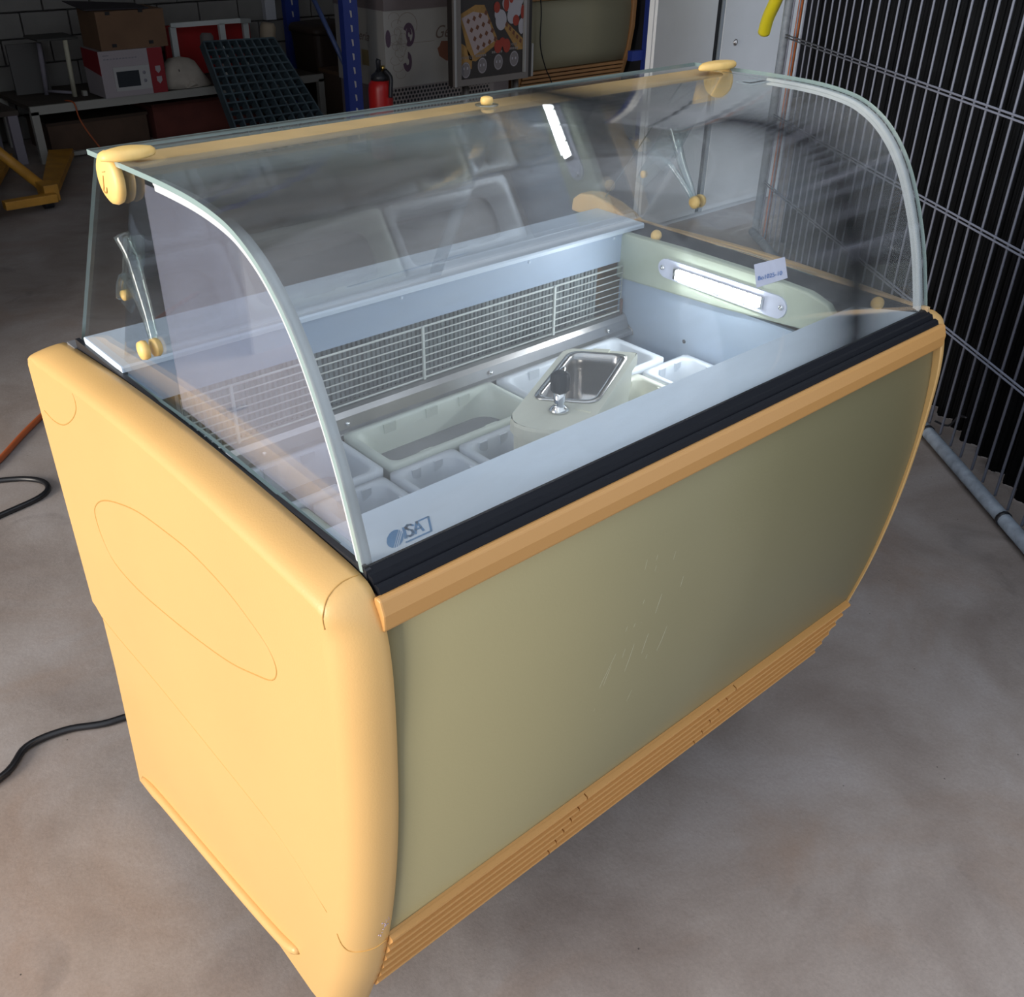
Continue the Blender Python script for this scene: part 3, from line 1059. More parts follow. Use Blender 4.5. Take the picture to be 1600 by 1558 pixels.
def by_angle(pts, c, n=72):
    import math as mt_
    res = []
    dense = resample(pts, 720)
    ang = [(mt_.atan2(p[1] - c[1], p[0] - c[0]), p) for p in dense]
    for k in range(n):
        a = -mt_.pi + 2 * mt_.pi * (k + .5) / n
        res.append(min(ang, key=lambda q: abs((q[0] - a + mt_.pi) % (2 * mt_.pi) - mt_.pi))[1])
    return res


cc = (.115, wwid / 2)
A1 = by_angle(scaled(rr_, .985), cc)
B1 = by_angle(bas, cc)
MB().loft([[(*dloc(*p), .949) for p in A1], [(*dloc(*p), .9492) for p in B1], [(*dloc(*p), .944) for p in B1]], sm=False, caps=(False, False)).build('deck', M['cream'], DW)


def insb(d):
    return rrect(.022 + d, .205 - d, .016 + d, wwid - .014 - d, max(.004, .018 - d * .3), 4)


br = [(-.004, .9500), (-.004, .9515), (.004, .9518), (.0055, .950), (.0075, .935), (.012, .885), (.022, .868), (.030, .866)]
MB().loft([[(*dloc(*p), z) for p in insb(d)] for d, z in br], caps=(False, True)).build('basin', M['basin'], DW)
tp = dloc(.238, wwid * .52)
tap = MB().lathe([(.015, 0), (.0155, .003), (.010, .006), (.0085, .012), (.0085, .034), (.0, .0345)], 20, Matrix.Translation((tp[0], tp[1], .950))).build('tap_stem', M['chrome'], DW)
kn_ = MB()
kr = []
for z, r in ((.980, .008), (.982, .0125), (1.000, .0136), (1.008, .0125), (1.011, .007)):
    kr.append([(tp[0] + (r * (1 + .07 * math.cos(8 * a))) * math.cos(a), tp[1] + (r * (1 + .07 * math.cos(8 * a))) * math.sin(a), z) for a in [2 * math.pi * i / 48 for i in range(48)]])
kn_.loft(kr).build('tap_knob', M['black'], tap)
s0 = dloc(.165, wwid * .30); s1 = dloc(.120, wwid * .24); s2 = dloc(.10, wwid * .22); s3 = dloc(.115, wwid * .23)
MB().tube(smooth([(*dloc(.198, wwid * .40), .900), (*s0, .925), (*s1, .950), (*s2, .953), (*dloc(.090, wwid * .21), .946)], 5), .0055, 10).build('spout', M['chrome'], tap)
MB().box(-.0015, .0015, -.012, .012, 0, .0015, M4=Matrix.Translation((*dloc(.232, wwid * .80), .949)) @ Matrix.Rotation(.4, 4, 'Z')).build('deck_notch', M['cream'], DW)
MB().prism([dloc(.003, wwid * .40), dloc(.003, wwid * .62), dloc(.016, wwid * .62), dloc(.016, wwid * .40)], .949, .9515, axis='z').build('deck_tab', M['cream'], DW)

# ------------------------------------------------------------------ price card
pc = [Vector((1.030, .933, 1.057)), Vector((1.046, .886, 1.079)), Vector((1.046, .874, 1.046)), Vector((1.030, .921, 1.019))]
nn = (pc[1] - pc[0]).cross(pc[3] - pc[0]).normalized() * .0006
card = MB().add(pc + [p + nn for p in pc], [(0, 1, 2, 3), (7, 6, 5, 4), (0, 4, 5, 1), (1, 5, 6, 2), (2, 6, 7, 3), (3, 7, 4, 0)]).build('price_card', M['paper'])
tag(card, 'small bluish paper card with blue handwriting tucked beside the lit lamp', 'card')
ux = (pc[1] - pc[0]).normalized(); uy = (pc[0] - pc[3]).normalized()
sd = nn.normalized() * (1 if nn.normalized().dot(Vector((-.354, 0, 1.6)) - pc[0]) > 0 else -1)
fm = frame(pc[3] + ux * .004 + uy * .012 + sd * .0012, ux, uy)
text('handwriting', 'Bo1025-10', .0098, fm, M['ink'], card, shear=.1)

# ------------------------------------------------------------------ floor bits
cable_mat = P('black_cable', (.012, .012, .014), .35)
o = MB().tube(smooth([(-1.3, 1.35, .009), (-.8, 1.55, .009), (-.42, 1.715, .009), (-.206, 1.745, .009), (-.13, 1.80, .009), (-.05, 1.795, .009), (.02, 1.76, .009), (.12, 1.72, .009), (.30, 1.55, .009), (.45, 1.45, .009)], 6), .008, 10).build('power_cable', cable_mat)
tag(o, 'black power cable snaking over the floor and under the freezer', 'cable')
o = MB().tube(smooth([(-.9, 2.95, .009), (-.3, 3.03, .009), (.05, 3.02, .009), (.22, 2.965, .009), (.29, 2.885, .009), (.262, 2.81, .009), (.12, 2.775, .009), (-.2, 2.72, .009), (-.8, 2.62, .009)], 6), .0085, 10).build('cable_loop', cable_mat)
tag(o, 'loop of black cable lying on the floor left of the freezer', 'cable')
o = MB().tube(smooth([(-.30, 3.42, .011), (-.02, 3.20, .011), (.13, 3.06, .011), (.22, 3.10, .011), (.42, 3.31, .011), (.9, 3.75, .011), (1.4, 4.1, .011)], 6), .010, 10).build('orange_hose', P('orange_hose', (.42, .10, .03), .5))
tag(o, 'rusty orange hose running over the floor behind the freezer', 'hose')

# ------------------------------------------------------------------ mesh fence and what hangs behind it
A0 = Vector((2.35, .80)); U = Vector((.61907, .78534)); N = Vector((U.y, -U.x))    # N points away from the freezer


def fpt(s, z, off=0.0):
    p = A0 + U * s + N * off
    return (p.x, p.y, z)


FE = empty('mesh_fence_panel', fpt(1.3, 0), 'galvanised wire mesh fence panel standing in front of the black sheeting', 'fence')
galv = P('galvanised_wire', (.22, .24, .31), .6)
galv2 = P('galvanised_tube', (.24, .28, .33), .55, var=.3, vscale=30)
sl = [-.20, -.12, -.04, .045, .125, .205, .28, .36, .435, .515, .60, .68, .76, .842, .923, 1.009, 1.097, 1.188, 1.278, 1.371, 1.465, 1.56, 1.65, 1.74, 1.825, 1.911, 1.998,
      2.081, 2.16, 2.246, 2.337, 2.425, 2.507, 2.587, 2.673, 2.764]
for s_ in sl:
    MB().tube([fpt(s_, .045), fpt(s_, 2.0)], .0042, 6).build('fence_bar', galv, FE)
for (za, zb) in ((.985, 1.062), (.62, .738), (.292, .392), (1.33, 1.38), (1.65, 1.70)):
    for dz in (0, .012):
        MB().tube([fpt(2.80, za + dz, -.006), fpt(-.22, zb + dz, -.006)], .0035, 6).build('fence_wire', galv, FE)
MB().tube([fpt(2.83, .03, -.02), fpt(-.30, .03, -.02)], .021, 12).build('bottom_tube', galv2, FE)
MB().tube([fpt(2.83, 2.0), fpt(-.30, 2.0)], .021, 12).build('top_tube', galv2, FE)
MB().tube([fpt(2.835, 0.0), fpt(2.835, 2.0)], .023, 14).build('end_post', galv2, FE)
MB().tube([fpt(-.30, 0.0), fpt(-.30, 2.0)], .023, 14).build('end_post', galv2, FE)
for s_ in (.02, .56):
    MB().tube([fpt(s_ - .006, .03, -.02), fpt(s_ + .006, .03, -.02)], .024, 12).build('tube_clip', M['black_soft'], FE)
MB().tube([fpt(2.835, .52), fpt(2.835, .535)], .027, 12).build('post_collar', galv2, FE)
tag(MB().tube(smooth([fpt(.60, .05, .02), fpt(.53, .07, .03), fpt(.50, .12, .04), fpt(.47, .13, .05)], 4), .004, 6).build('wire_tie', M['black_soft'], FE), 'black wire tie')
# orange pole and yellow strap by the post
tag(MB().tube([fpt(2.785, 0.0, .035), fpt(2.77, 1.0, .035), fpt(2.75, 2.0, .035)], .012, 10).build('orange_pole', P('orange_pole', (.55, .17, .06), .6, var=.3, vscale=20)), 'thin orange pole leaning against the galvanised fence post', 'pole')
ys = MB()
yc = [Vector(fpt(2.985, .985, -.06)), Vector(fpt(2.93, 1.06, -.065)), Vector(fpt(2.84, 1.16, -.06)), Vector(fpt(2.72, 1.34, -.05)), Vector(fpt(2.80, 1.42, .0))]
ys.tube(smooth([tuple(p) for p in yc], 5), .031, 12)
tag(ys.build('yellow_sleeve', P('yellow_pvc', (.80, .70, .02), .35, bump=.3, bscale=40)), 'bright yellow plastic sleeve hooked over the top of the galvanised post', 'sleeve')
# ribbed black sheeting
sh = MB()
rows = []
n = 500
pts_ = []
for i in range(n + 1):
    s_ = -1.1 + (2.80 + 1.1) * i / n
    off = .125 + .022 * math.sin(s_ * 2 * math.pi / .095) + .006 * math.sin(s_ * 31)
    pts_.append(fpt(s_, 0, off))
for i in range(n):
    a, b = pts_[i], pts_[i + 1]
    sh.add([(a[0], a[1], .003), (b[0], b[1], .003), (b[0], b[1], 2.6), (a[0], a[1], 2.6)], [(0, 1, 2, 3)], 0, True)
cur = sh.build('black_sheeting', P('black_tarp', (.007, .008, .010), .85, var=.3, vscale=8, spec=.15))
sol = cur.modifiers.new('thickness', 'SOLIDIFY'); sol.thickness = .004
tag(cur, 'ribbed black plastic sheeting hanging behind the wire mesh fence', 'sheeting')

# white two-door cabinet beyond the post
CB = empty('metal_partition', (4.25, 3.47, 0), 'tall pale grey two-leaf metal partition with a round lock behind the galvanised fence post', 'partition')
cabm = P('cabinet_paint', (.56, .58, .60), .5, var=.04, bump=.1, bscale=200)
MB().box(3.640, 4.90, 3.47, 3.50, 0.0, 2.05).build('back_sheet', cabm, CB)
MB().box(3.642, 4.108, 3.45, 3.468, .03, 2.03).build('leaf', cabm, CB, bevel=.002)
d2 = MB().box(4.172, 4.895, 3.45, 3.468, .03, 2.03).build('leaf', cabm, CB, bevel=.002)
MB().box(4.108, 4.150, 3.462, 3.468, .03, 2.03).build('door_gap', M['dark'], CB)
MB().box(4.150, 4.172, 3.452, 3.468, .03, 2.03).build('edge_strip', P('grey_strip', (.22, .25, .28), .5), CB)
MB().lathe([(.016, 0), (.016, .004), (.008, .008), (0, .009)], 14, along((4.288, 3.45, .902), (0, -1, 0))).build('lock', M['steel'], d2)

# ------------------------------------------------------------------ background: low table and what is on it
whitepaint = P('white_frame_paint', (.30, .29, .26), .6)
wood = P('dark_table_board', (.06, .045, .035), .8, var=.3)
TB = empty('low_bench_table', (2.8, 7.2, 0), 'long low bench with white frame and dark boards against the block wall', 'table')
MB().box(1.73, 3.87, 6.95, 7.62, .318, .345).build('board', wood, TB)
MB().box(1.715, 3.885, 6.93, 6.952, .300, .352).build('front_rail', whitepaint, TB)
MB().box(1.74, 3.86, 6.955, 6.985, .02, .045).build('lower_rail', whitepaint, TB)
for x, y in ((1.738, 6.95), (3.862, 6.95), (1.738, 7.55), (3.862, 7.55)):
    MB().box(x - .024, x + .024, y - .02, y + .02, 0, .318).build('leg', whitepaint, TB)
TC = empty('rear_bench_table', (1.45, 7.3, 0), 'second low bench standing left of the white-framed one, only its legs in view', 'table')
MB().box(1.0, 1.66, 7.0, 7.6, .30, .33).build('board', wood, TC)
gp = P('grey_leg_paint', (.22, .20, .23), .7)
for x, y in ((1.62, 7.02), (1.03, 7.02), (1.62, 7.5), (1.03, 7.5)):
    MB().box(x - .03, x + .03, y - .02, y + .02, 0, .30).build('leg', gp, TC)
for k, (xa, xb, ya, h, c, lab) in enumerate(((1.86, 2.55, 7.15, .20, (.09, .05, .03), 'dark brown cardboard box stored under the left half of the bench'),
                                             (2.60, 3.42, 7.15, .24, (.13, .03, .02), 'dark reddish box stored under the right half of the bench'))):
    b_ = empty('storage_box', ((xa + xb) / 2, 7.3, 0), lab, 'box', 'boxes under the bench')
    MB().box(xa, xb, ya, 7.55, 0, h - .02).build('body', P('box_%d' % k, c, .8, var=.2), b_, bevel=.004)
    MB().box(xa - .006, xb + .006, ya - .006, 7.556, h - .02, h).build('lid', P('lid_%d' % k, tuple(x * .6 for x in c), .8), b_)

# microwave carton and the brown carton on it (front faces look at -y)
MW = empty('microwave_carton', (2.40, 7.0, .352), 'white and red cardboard carton printed with a microwave oven on the low bench', 'box')
ctw = P('carton_white', (.34, .30, .31), .7); ctr = P('carton_red', (.24, .012, .018), .7); ctg = P('carton_grey', (.22, .21, .24), .7)
mz0, mz1 = .3535, .636
MB().box(2.205, 2.635, 6.92, 7.20, mz0, mz1).build('carton', [ctw], MW)
MB().box(2.535, 2.638, 6.9175, 6.92, mz0 + .001, mz1 - .001).build('red_stripe', ctr, MW)
MB().add([(2.2048, 6.92, mz1), (2.2048, 7.2, mz1), (2.2048, 7.2, .52), (2.2048, 6.92, .49), (2.203, 6.92, mz1), (2.203, 7.2, mz1), (2.203, 7.2, .52), (2.203, 6.92, .49)],
         [(0, 1, 2, 3), (4, 7, 6, 5), (0, 4, 5, 1), (2, 6, 7, 3), (0, 3, 7, 4), (1, 5, 6, 2)]).build('red_side', ctr, MW)
mp_ = MB().box(2.285, 2.530, 6.916, 6.9195, .388, .535).build('oven_picture', P('oven_print', (.40, .39, .38), .7), MW)
MB().box(2.302, 2.455, 6.914, 6.916, .412, .508).build('oven_window', P('oven_black', (.012, .016, .022), .6), mp_)
for z in (.49, .44):
    MB().lathe([(.011, 0), (.011, .002), (0, .003)], 12, along((2.490, 6.916, z), (0, -1, 0))).build('oven_dial', ctg, mp_)
pm = MB()
for z in (.50, .435):
    pm.prism([(2.572, z + .022), (2.608, z + .022), (2.608, z - .005), (2.590, z - .024), (2.572, z - .005)], 6.915, 6.9175, axis='y')
pm.build('shield_print', ctw, MW)
pt = MB()
for i in range(11): pt.box(2.235 + i * .021, 2.248 + i * .021, 6.9175, 6.92, .583, .590)
for i in range(4): pt.box(2.235 + i * .010, 2.242 + i * .010, 6.9175, 6.92, .606, .612)
tag(pt.build('faint_print', ctg, MW), kind='stuff')
BC = empty('brown_carton', (2.43, 7.05, .638), 'open brown cardboard box stacked on the white and red microwave carton', 'box')
cb_ = P('kraft_card', (.155, .085, .045), .8, var=.12)
MB().box(2.235, 2.690, 6.92, 7.22, .638, .865).build('carton', cb_, BC)
MB().add([(2.20, 7.0, .868), (2.60, 6.93, .868), (2.62, 7.22, .872), (2.16, 7.24, .905), (2.20, 7.0, .874), (2.60, 6.93, .874), (2.62, 7.22, .878), (2.16, 7.24, .911)],
         [(0, 3, 2, 1), (4, 5, 6, 7), (0, 1, 5, 4), (1, 2, 6, 5), (2, 3, 7, 6), (3, 0, 4, 7)]).build('flap', P('dark_flap', (.03, .025, .03), .8), BC)
for x, z in ((2.30, .845), (2.52, .85), (2.31, .655), (2.56, .66)):
    MB().box(x, x + .03, 6.917, 6.92, z, z + .02).build('hand_hole', M['dark'], BC)
# white stool frame upside on the bench
SF = empty('white_stool_frame', (2.0, 7.3, .352), 'bare pale stool frame standing on the left end of the low bench', 'frame')
for (a, b, r, mt) in (((2.075, 7.12, .352), (2.078, 7.10, .70), .016, P('cream_frame', (.42, .40, .30), .6)),):
    MB().tube([a, b], r, 8).build('leg', mt, SF)
MB().tube([(1.955, 7.30, .352), (1.97, 7.28, .67)], .016, 8).build('leg', gp, SF)
MB().tube([(1.955, 7.30, .375), (2.075, 7.13, .375)], .010, 8).build('stretcher', gp, SF)
MB().box(1.90, 2.16, 7.08, 7.34, .70, .715).build('seat', P('dark_seat', (.05, .05, .045), .8), SF, bevel=.004)
MB().box(1.79, 2.02, 7.38, 7.40, .352, .66).build('back_board', P('slate_board', (.10, .095, .09), .8), SF)
tag(MB().box(2.125, 2.155, 7.10, 7.13, .352, .384).box(2.128, 2.152, 7.097, 7.10, .356, .380).build('small_box', whitepaint, bevel=.002), 'tiny white block on the bench between the stool frame and the microwave carton', 'block')
# white framed table with red panel behind
RT = empty('red_panel_table', (3.25, 7.5, .352), 'white-framed rack with a red panel standing on the bench behind the cream sack', 'rack')
wf = P('white_rack_paint', (.60, .62, .60), .6)
MB().box(2.90, 3.44, 7.30, 7.325, .695, .726).build('rail', wf, RT)
MB().hexa([Vector(p) for p in ((3.42, 7.30, .695), (3.60, 7.44, .672), (3.60, 7.47, .672), (3.42, 7.33, .695), (3.42, 7.30, .726), (3.60, 7.44, .700), (3.60, 7.47, .700), (3.42, 7.33, .726))]).build('rail', wf, RT)
for (x, y, z0, z1) in ((3.29, 7.30, .352, .70), (3.545, 7.42, .352, .69), (2.912, 7.30, .352, .70)):
    MB().box(x - .022, x + .022, y, y + .03, z0, z1).build('leg', wf, RT)
MB().box(2.91, 3.60, 7.47, 7.50, .352, .69).build('red_panel', P('red_sheet', (.40, .012, .012), .6, var=.2, vscale=3), RT)
# cream sack
sk = MB()
sv = [(2.66, .352), (2.655, .43), (2.70, .50), (2.76, .545), (2.83, .54), (2.90, .535), (2.95, .46), (3.0, .39), (3.02, .352)]
rings = []
for k, (yo, sc) in enumerate(((6.96, .25), (6.97, .7), (7.0, .93), (7.06, 1.0), (7.12, .92), (7.17, .6), (7.19, .2))):
    rings.append([(2.84 + (a - 2.84) * sc + .012 * math.sin(k * 2.1 + i), yo + .012 * math.sin(i * 1.9), .352 + (b - .352) * sc * (1 + .03 * math.sin(i * 3 + k))) for i, (a, b) in enumerate(sv)])
SK = sk.loft(rings).build('cream_sack', P('sack_cloth', (.42, .37, .31), .9, var=.12, vscale=12))
tag(SK, 'crumpled cream sack with dark lettering lying on the bench beside the microwave carton', 'sack')
lt = MB()
for i, h in enumerate((.020, .016, .020, .014, .018)):
    lt.box(2.755 + i * .014, 2.762 + i * .014, 6.962, 6.968, .458 - i * .010, .458 - i * .010 + h)
lt.build('lettering', M['dark'], SK)

# grey-blue plastic grating leaning in front of the bench
GR = empty('plastic_grating', (3.0, 6.3, 0), 'blue-grey square-celled plastic grating leaning against the bench', 'grating')
gm_ = P('grating_plastic', (.055, .085, .10), .6, var=.2)
TLg, TRg, BLg, BRg = Vector((2.866, 6.75, .668)), Vector((3.40, 6.75, .655)), Vector((2.86, 6.33, .006)), Vector((3.60, 6.33, .006))
gn = (TRg - TLg).cross(BLg - TLg).normalized() * .07
nc, nr = 9, 13
for i in range(nc + 1):
    a = TLg.lerp(TRg, i / nc); b = BLg.lerp(BRg, i / nc); w = (TRg - TLg).normalized() * .006
    MB().hexa([a - w, a + w, a + w + gn, a - w + gn, b - w, b + w, b + w + gn, b - w + gn]).build('slat', gm_, GR)
for j in range(nr + 1):
    a = TLg.lerp(BLg, j / nr); b = TRg.lerp(BRg, j / nr); w = (BLg - TLg).normalized() * .005
    MB().hexa([a - w, a + w, a + w + gn, a - w + gn, b - w, b + w, b + w + gn, b - w + gn]).build('cross_slat', gm_, GR)
# upright brown bin and two rolls
BN = empty('brown_bin', (3.85, 7.35, .0), 'big dark brown lidded bin standing behind the bench under the rack brace', 'bin')
bmt = P('bin_plastic', (.035, .020, .013), .6, var=.2)
BN.location = (4.16, 7.3, 0)
MB().loft([[(4.14 + a * .8, 7.25 + b * .8, .0) for a, b in rrect(-.22, .22, -.2, .2, .04)], [(4.14 + a, 7.25 + b, .60) for a, b in rrect(-.22, .22, -.2, .2, .05)]], sm=False).build('body', bmt, BN)
MB().loft([[(4.14 + a * s_, 7.25 + b * s_, z) for a, b in rrect(-.235, .235, -.215, .215, .06)] for s_, z in ((1, .60), (1.0, .63), (.93, .655), (.6, .67))], sm=True).build('lid', bmt, BN)
tag(MB().lathe([(.045, 0), (.055, .02), (.055, .14), (.040, .165), (.012, .165)], 16, along((3.40, 6.86, .575), (.15, .0, 1))).build('beige_roll', P('roll_beige', (.30, .24, .17), .85, var=.2)), 'beige roll resting on top of the grating at its right corner', 'roll', 'rolls on the grating')
tag(MB().lathe([(.035, 0), (.045, .02), (.045, .11), (.030, .13), (.01, .13)], 16, along((2.96, 6.90, .57), (.1, .1, 1))).build('grey_roll', P('roll_grey', (.16, .14, .13), .85, var=.2)), 'dull grey roll resting behind the left part of the grating top', 'roll', 'rolls on the grating')
# armchair-like dark cushion right of the bench : low brown crate
CRT = empty('brown_crate', (3.95, 6.75, 0), 'low dark brown crate on the floor right of the bench behind the blue rack post', 'crate')
MB().box(3.90, 4.5, 6.7, 7.0, 0, .03).box(3.90, 4.5, 6.7, 6.715, .03, .36).box(3.90, 4.5, 6.985, 7.0, .03, .36).box(3.90, 3.915, 6.715, 6.985, .03, .36).box(4.485, 4.5, 6.715, 6.985, .03, .36).build('body', P('crate_brown', (.05, .028, .016), .8), CRT)
MB().box(3.895, 4.505, 6.69, 7.01, .36, .385).build('rim', P('crate_rim', (.09, .05, .025), .8), CRT)
# thin orange cord hanging from the bench
tag(MB().tube(smooth([(1.96, 6.99, .358), (1.99, 6.915, .350), (2.0, 6.90, .25), (2.05, 6.86, .12), (2.12, 6.80, .006), (2.25, 6.70, .006)], 4), .005, 6).build('orange_cord', P('orange_cord', (.40, .08, .02), .6)), 'thin orange cord hanging over the front rail of the bench', 'cord')

# ------------------------------------------------------------------ blue racking
blue = P('rack_blue', (.015, .035, .22), .45)


def rack(posts, ztop, label):
    R_ = empty('pallet_rack_frame', (posts[0][0], posts[0][2], 0), label, 'rack', 'blue rack frames')
    for k, (x0, x1, y) in enumerate(posts):
        p = MB().box(x0, x1, y - .025, y - .021, 0, ztop).box(x0, x0 + .004, y - .021, y + .03, 0, ztop).box(x1 - .004, x1, y - .021, y + .03, 0, ztop).build('post', blue, R_)
        if k == 0:
            hs = MB()
            z = .10
            while z < 1.4:
                xc = x0 + (x1 - x0) * .5
                hs.add([(xc - .008, y - .0265, z + .022), (xc + .006, y - .0265, z + .018), (xc + .008, y - .0265, z - .018), (xc - .002, y - .0265, z - .022),
                        (xc - .008, y - .025, z + .022), (xc + .006, y - .025, z + .018), (xc + .008, y - .025, z - .018), (xc - .002, y - .025, z - .022)],
                       [(0, 3, 2, 1), (4, 5, 6, 7), (0, 1, 5, 4), (1, 2, 6, 5), (2, 3, 7, 6), (3, 0, 4, 7)])
                z += .085
            tag(hs.build('slot', P('slot_light', (.45, .43, .42), .6), p), kind='stuff')
        MB().box(x0 - .03, x1 + .03, y - .06, y + .06, 0, .008).build('base_plate', blue, R_)
    return R_


R1 = rack([(3.475, 3.585, 5.98)], 2.6, 'blue slotted rack frame with diagonal brace left of the white printed freezer')
bl2 = P('brace_blue', (.05, .08, .20), .5)
MB().tube([(3.515, 6.0, .50), (3.535, 6.40, .912), (3.56, 6.9, 1.43)], .016, 8).build('diagonal_brace', bl2, R1)
R3 = rack([(3.985, 4.105, 7.60)], 2.6, 'blue rack post by the white board on the back wall')
R2 = rack([(5.36, 5.45, 5.02)], 2.6, 'blue rack frame standing between the olive freezer and the pale grey cabinet')
MB().box(5.24, 5.36, 5.03, 5.07, .545, .61).build('beam', blue, R2)
tag(MB().box(6.5, 7.9, 5.3, 7.3, 0, 1.5).build('dark_pallet_load', P('dark_load', (.012, .012, .016), .8, var=.4), bevel=.01), 'dark wrapped pallet load stored behind the right blue rack frame', 'pallet load')

# ------------------------------------------------------------------ white printed gelato freezer
GF = empty('printed_chest_freezer', (4.2, 6.3, 0), 'white chest freezer printed with fruit drawings and gelato lettering beside the extinguisher', 'freezer')
gw = P('freezer_vinyl', (.36, .345, .32), .5, var=.04)
gt = P('freezer_trim_grey', (.17, .14, .14), .5)
MB().box(3.815, 4.95, 6.0, 6.6, .375, .862).build('body', gw, GF)
MB().box(3.813, 4.96, 5.99, 6.61, .862, 1.02).build('top_band', gt, GF)
MB().box(3.83, 4.95, 6.01, 6.6, .04, .375).build('plinth', gt, GF)
pg = MB()
hm = MB()
for j in range(9):
    for i in range(30):
        x = 3.865 + i * .030 + (.015 if j % 2 else 0)
        z = .355 - j * .026
        hm.add([(x + .0105 * math.cos(a * math.pi / 4), 6.0085, z + .0105 * math.sin(a * math.pi / 4)) for a in range(8)], [tuple(range(8))])
pnl = MB().box(3.845, 4.80, 6.0087, 6.012, .07, .372).build('vent_panel', P('vent_panel', (.24, .21, .20), .5), GF)
tag(hm.build('vent_holes', M['dark'], pnl), kind='stuff')
inkb = P('print_brown', (.16, .12, .10), .7); inkp = P('print_plum', (.09, .055, .085), .7); inko = P('print_choc', (.19, .075, .045), .7); inkg = P('print_line', (.26, .23, .20), .7)


def ell(m, cx, cz, rx, rz, y, a0=0, a1=360, rin=0.0, n=24, tilt=0.0):
    vs = []
    k = n
    ct, st = math.cos(tilt), math.sin(tilt)
    def q(u, v): return (cx + u * ct - v * st, y, cz + u * st + v * ct)
    if rin == 0 and a1 - a0 >= 360:
        m.add([q(rx * math.cos(2 * math.pi * i / n), rz * math.sin(2 * math.pi * i / n)) for i in range(n)], [tuple(range(n))])
        return
    for i in range(k + 1):
        a = math.radians(a0 + (a1 - a0) * i / k)
        vs += [q(rx * math.cos(a), rz * math.sin(a)), q(rx * rin * math.cos(a), rz * rin * math.sin(a))]
    m.add(vs, [(2 * i, 2 * i + 1, 2 * i + 3, 2 * i + 2) for i in range(k)])


m = MB()
ell(m, 4.02, .705, .050, .075, 5.9985, rin=.62, a0=-120, a1=150)
ell(m, 4.02, .705, .024, .05, 5.9985, rin=.3, a0=0, a1=300)
ell(m, 3.845, .690, .022, .055, 5.9985)
ell(m, 4.00, .535, .038, .065, 5.9985, rin=.35, a0=-170, a1=80)
tag(m.build('plum_print', inkp, GF), kind='stuff')
m = MB()
ell(m, 4.01, .765, .085, .080, 5.9988, rin=.93, a0=-30, a1=170)
for i in range(9):
    ell(m, 3.90 + .02 * (i % 3), .82 - .045 * i, .045, .03, 5.9988, rin=.9, a0=20 * i, a1=200 + 20 * i)
    ell(m, 3.93 + .015 * (i % 4), .60 + .03 * (i % 5), .03, .06, 5.9988, rin=.92, a0=40 * i, a1=160 + 40 * i)
m.add([(3.82, 5.9988, .648), (4.24, 5.9988, .650), (4.24, 5.9988, .654), (3.82, 5.9988, .652)], [(0, 1, 2, 3)])
m.build('line_drawing', inkg, GF)
m = MB()
m.add([(x, 5.9985, z) for x, z in ((4.30, .645), (4.40, .640), (4.40, .505), (4.34, .515), (4.28, .55), (4.265, .60), (4.285, .615))], [(0, 1, 2, 3, 4, 5, 6)])
m.build('chocolate_print', inko, GF)
text('gelato_lettering', 'Gelateria', .115, frame((4.235, 5.9978, .665), (1, 0, .03), (0, 0, 1)), inkb, GF, shear=.4)
text('gelato_lettering', 'Gelateria', .085, frame((3.8135, 6.50, .665), (0, -1, -.02), (0, 0, 1)), inkb, GF, shear=.4)
MB().box(3.812, 3.8145, 6.2, 6.28, .50, .60).build('leaf_print', P('leaf_print', (.22, .17, .08), .7), GF)

# ------------------------------------------------------------------ menu board on two silver legs
MN = empty('waffle_menu_board', (4.45, 5.65, 0), 'dark framed menu board with a waffle picture standing before the printed freezer', 'sign')
frm = P('menu_frame', (.15, .135, .125), .45); frm2 = P('menu_frame_light', (.30, .30, .30), .4)
MB().box(4.100, 4.820, 5.62, 5.67, .410, 1.30).build('board', P('menu_black', (.022, .017, .015), .5), MN)
MB().box(4.100, 4.160, 5.60, 5.62, .410, 1.30).box(4.748, 4.775, 5.60, 5.62, .410, 1.30).box(4.160, 4.748, 5.60, 5.62, .410, .452).build('frame', frm, MN)
MB().box(4.736, 4.748, 5.597, 5.62, .452, 1.30).build('frame_edge', frm2, MN)
MB().box(4.820, 4.832, 5.61, 5.64, .415, .63).build('frame_edge', frm2, MN)
MB().box(4.10, 4.118, 5.597, 5.60, .41, 1.30).build('frame_edge', frm2, MN)
for x in (4.225, 4.690):
    MB().tube([(x, 5.645, 0), (x, 5.645, .41)], .026, 12).box(x - .08, x + .08, 5.58, 5.71, 0, .012).build('leg', M['steel'], MN)
Y0 = 5.6185
waf = P('waffle_gold', (.30, .17, .05), .7, var=.2, vscale=30); wafd = P('waffle_dark', (.13, .05, .025), .7); sug = P('sugar_pink', (.33, .27, .27), .7)
red = P('strawberry_print', (.27, .035, .02), .7); crm = P('cream_print', (.34, .33, .36), .7)
m = MB()
m.add([(x, Y0, z) for x, z in ((4.170, .855), (4.175, .80), (4.245, .57), (4.30, .555), (4.50, .655), (4.49, .70), (4.38, .90), (4.30, .905))], [tuple(range(8))])
m.add([(x, Y0, z) for x, z in ((4.170, .68), (4.165, .52), (4.265, .51), (4.27, .58), (4.21, .66))], [tuple(range(5))])
m.add([(x, Y0, z) for x, z in ((4.525, .79), (4.56, .80), (4.735, .67), (4.735, .60), (4.68, .60))], [tuple(range(5))])
wp = m.build('waffle_print', waf, MN)
m = MB()
m.add([(x, Y0 - .001, z) for x, z in ((4.180, .83), (4.29, .595), (4.475, .675), (4.40, .845), (4.28, .865))], [tuple(range(5))])
m.build('sugar_print', sug, wp)
m = MB()
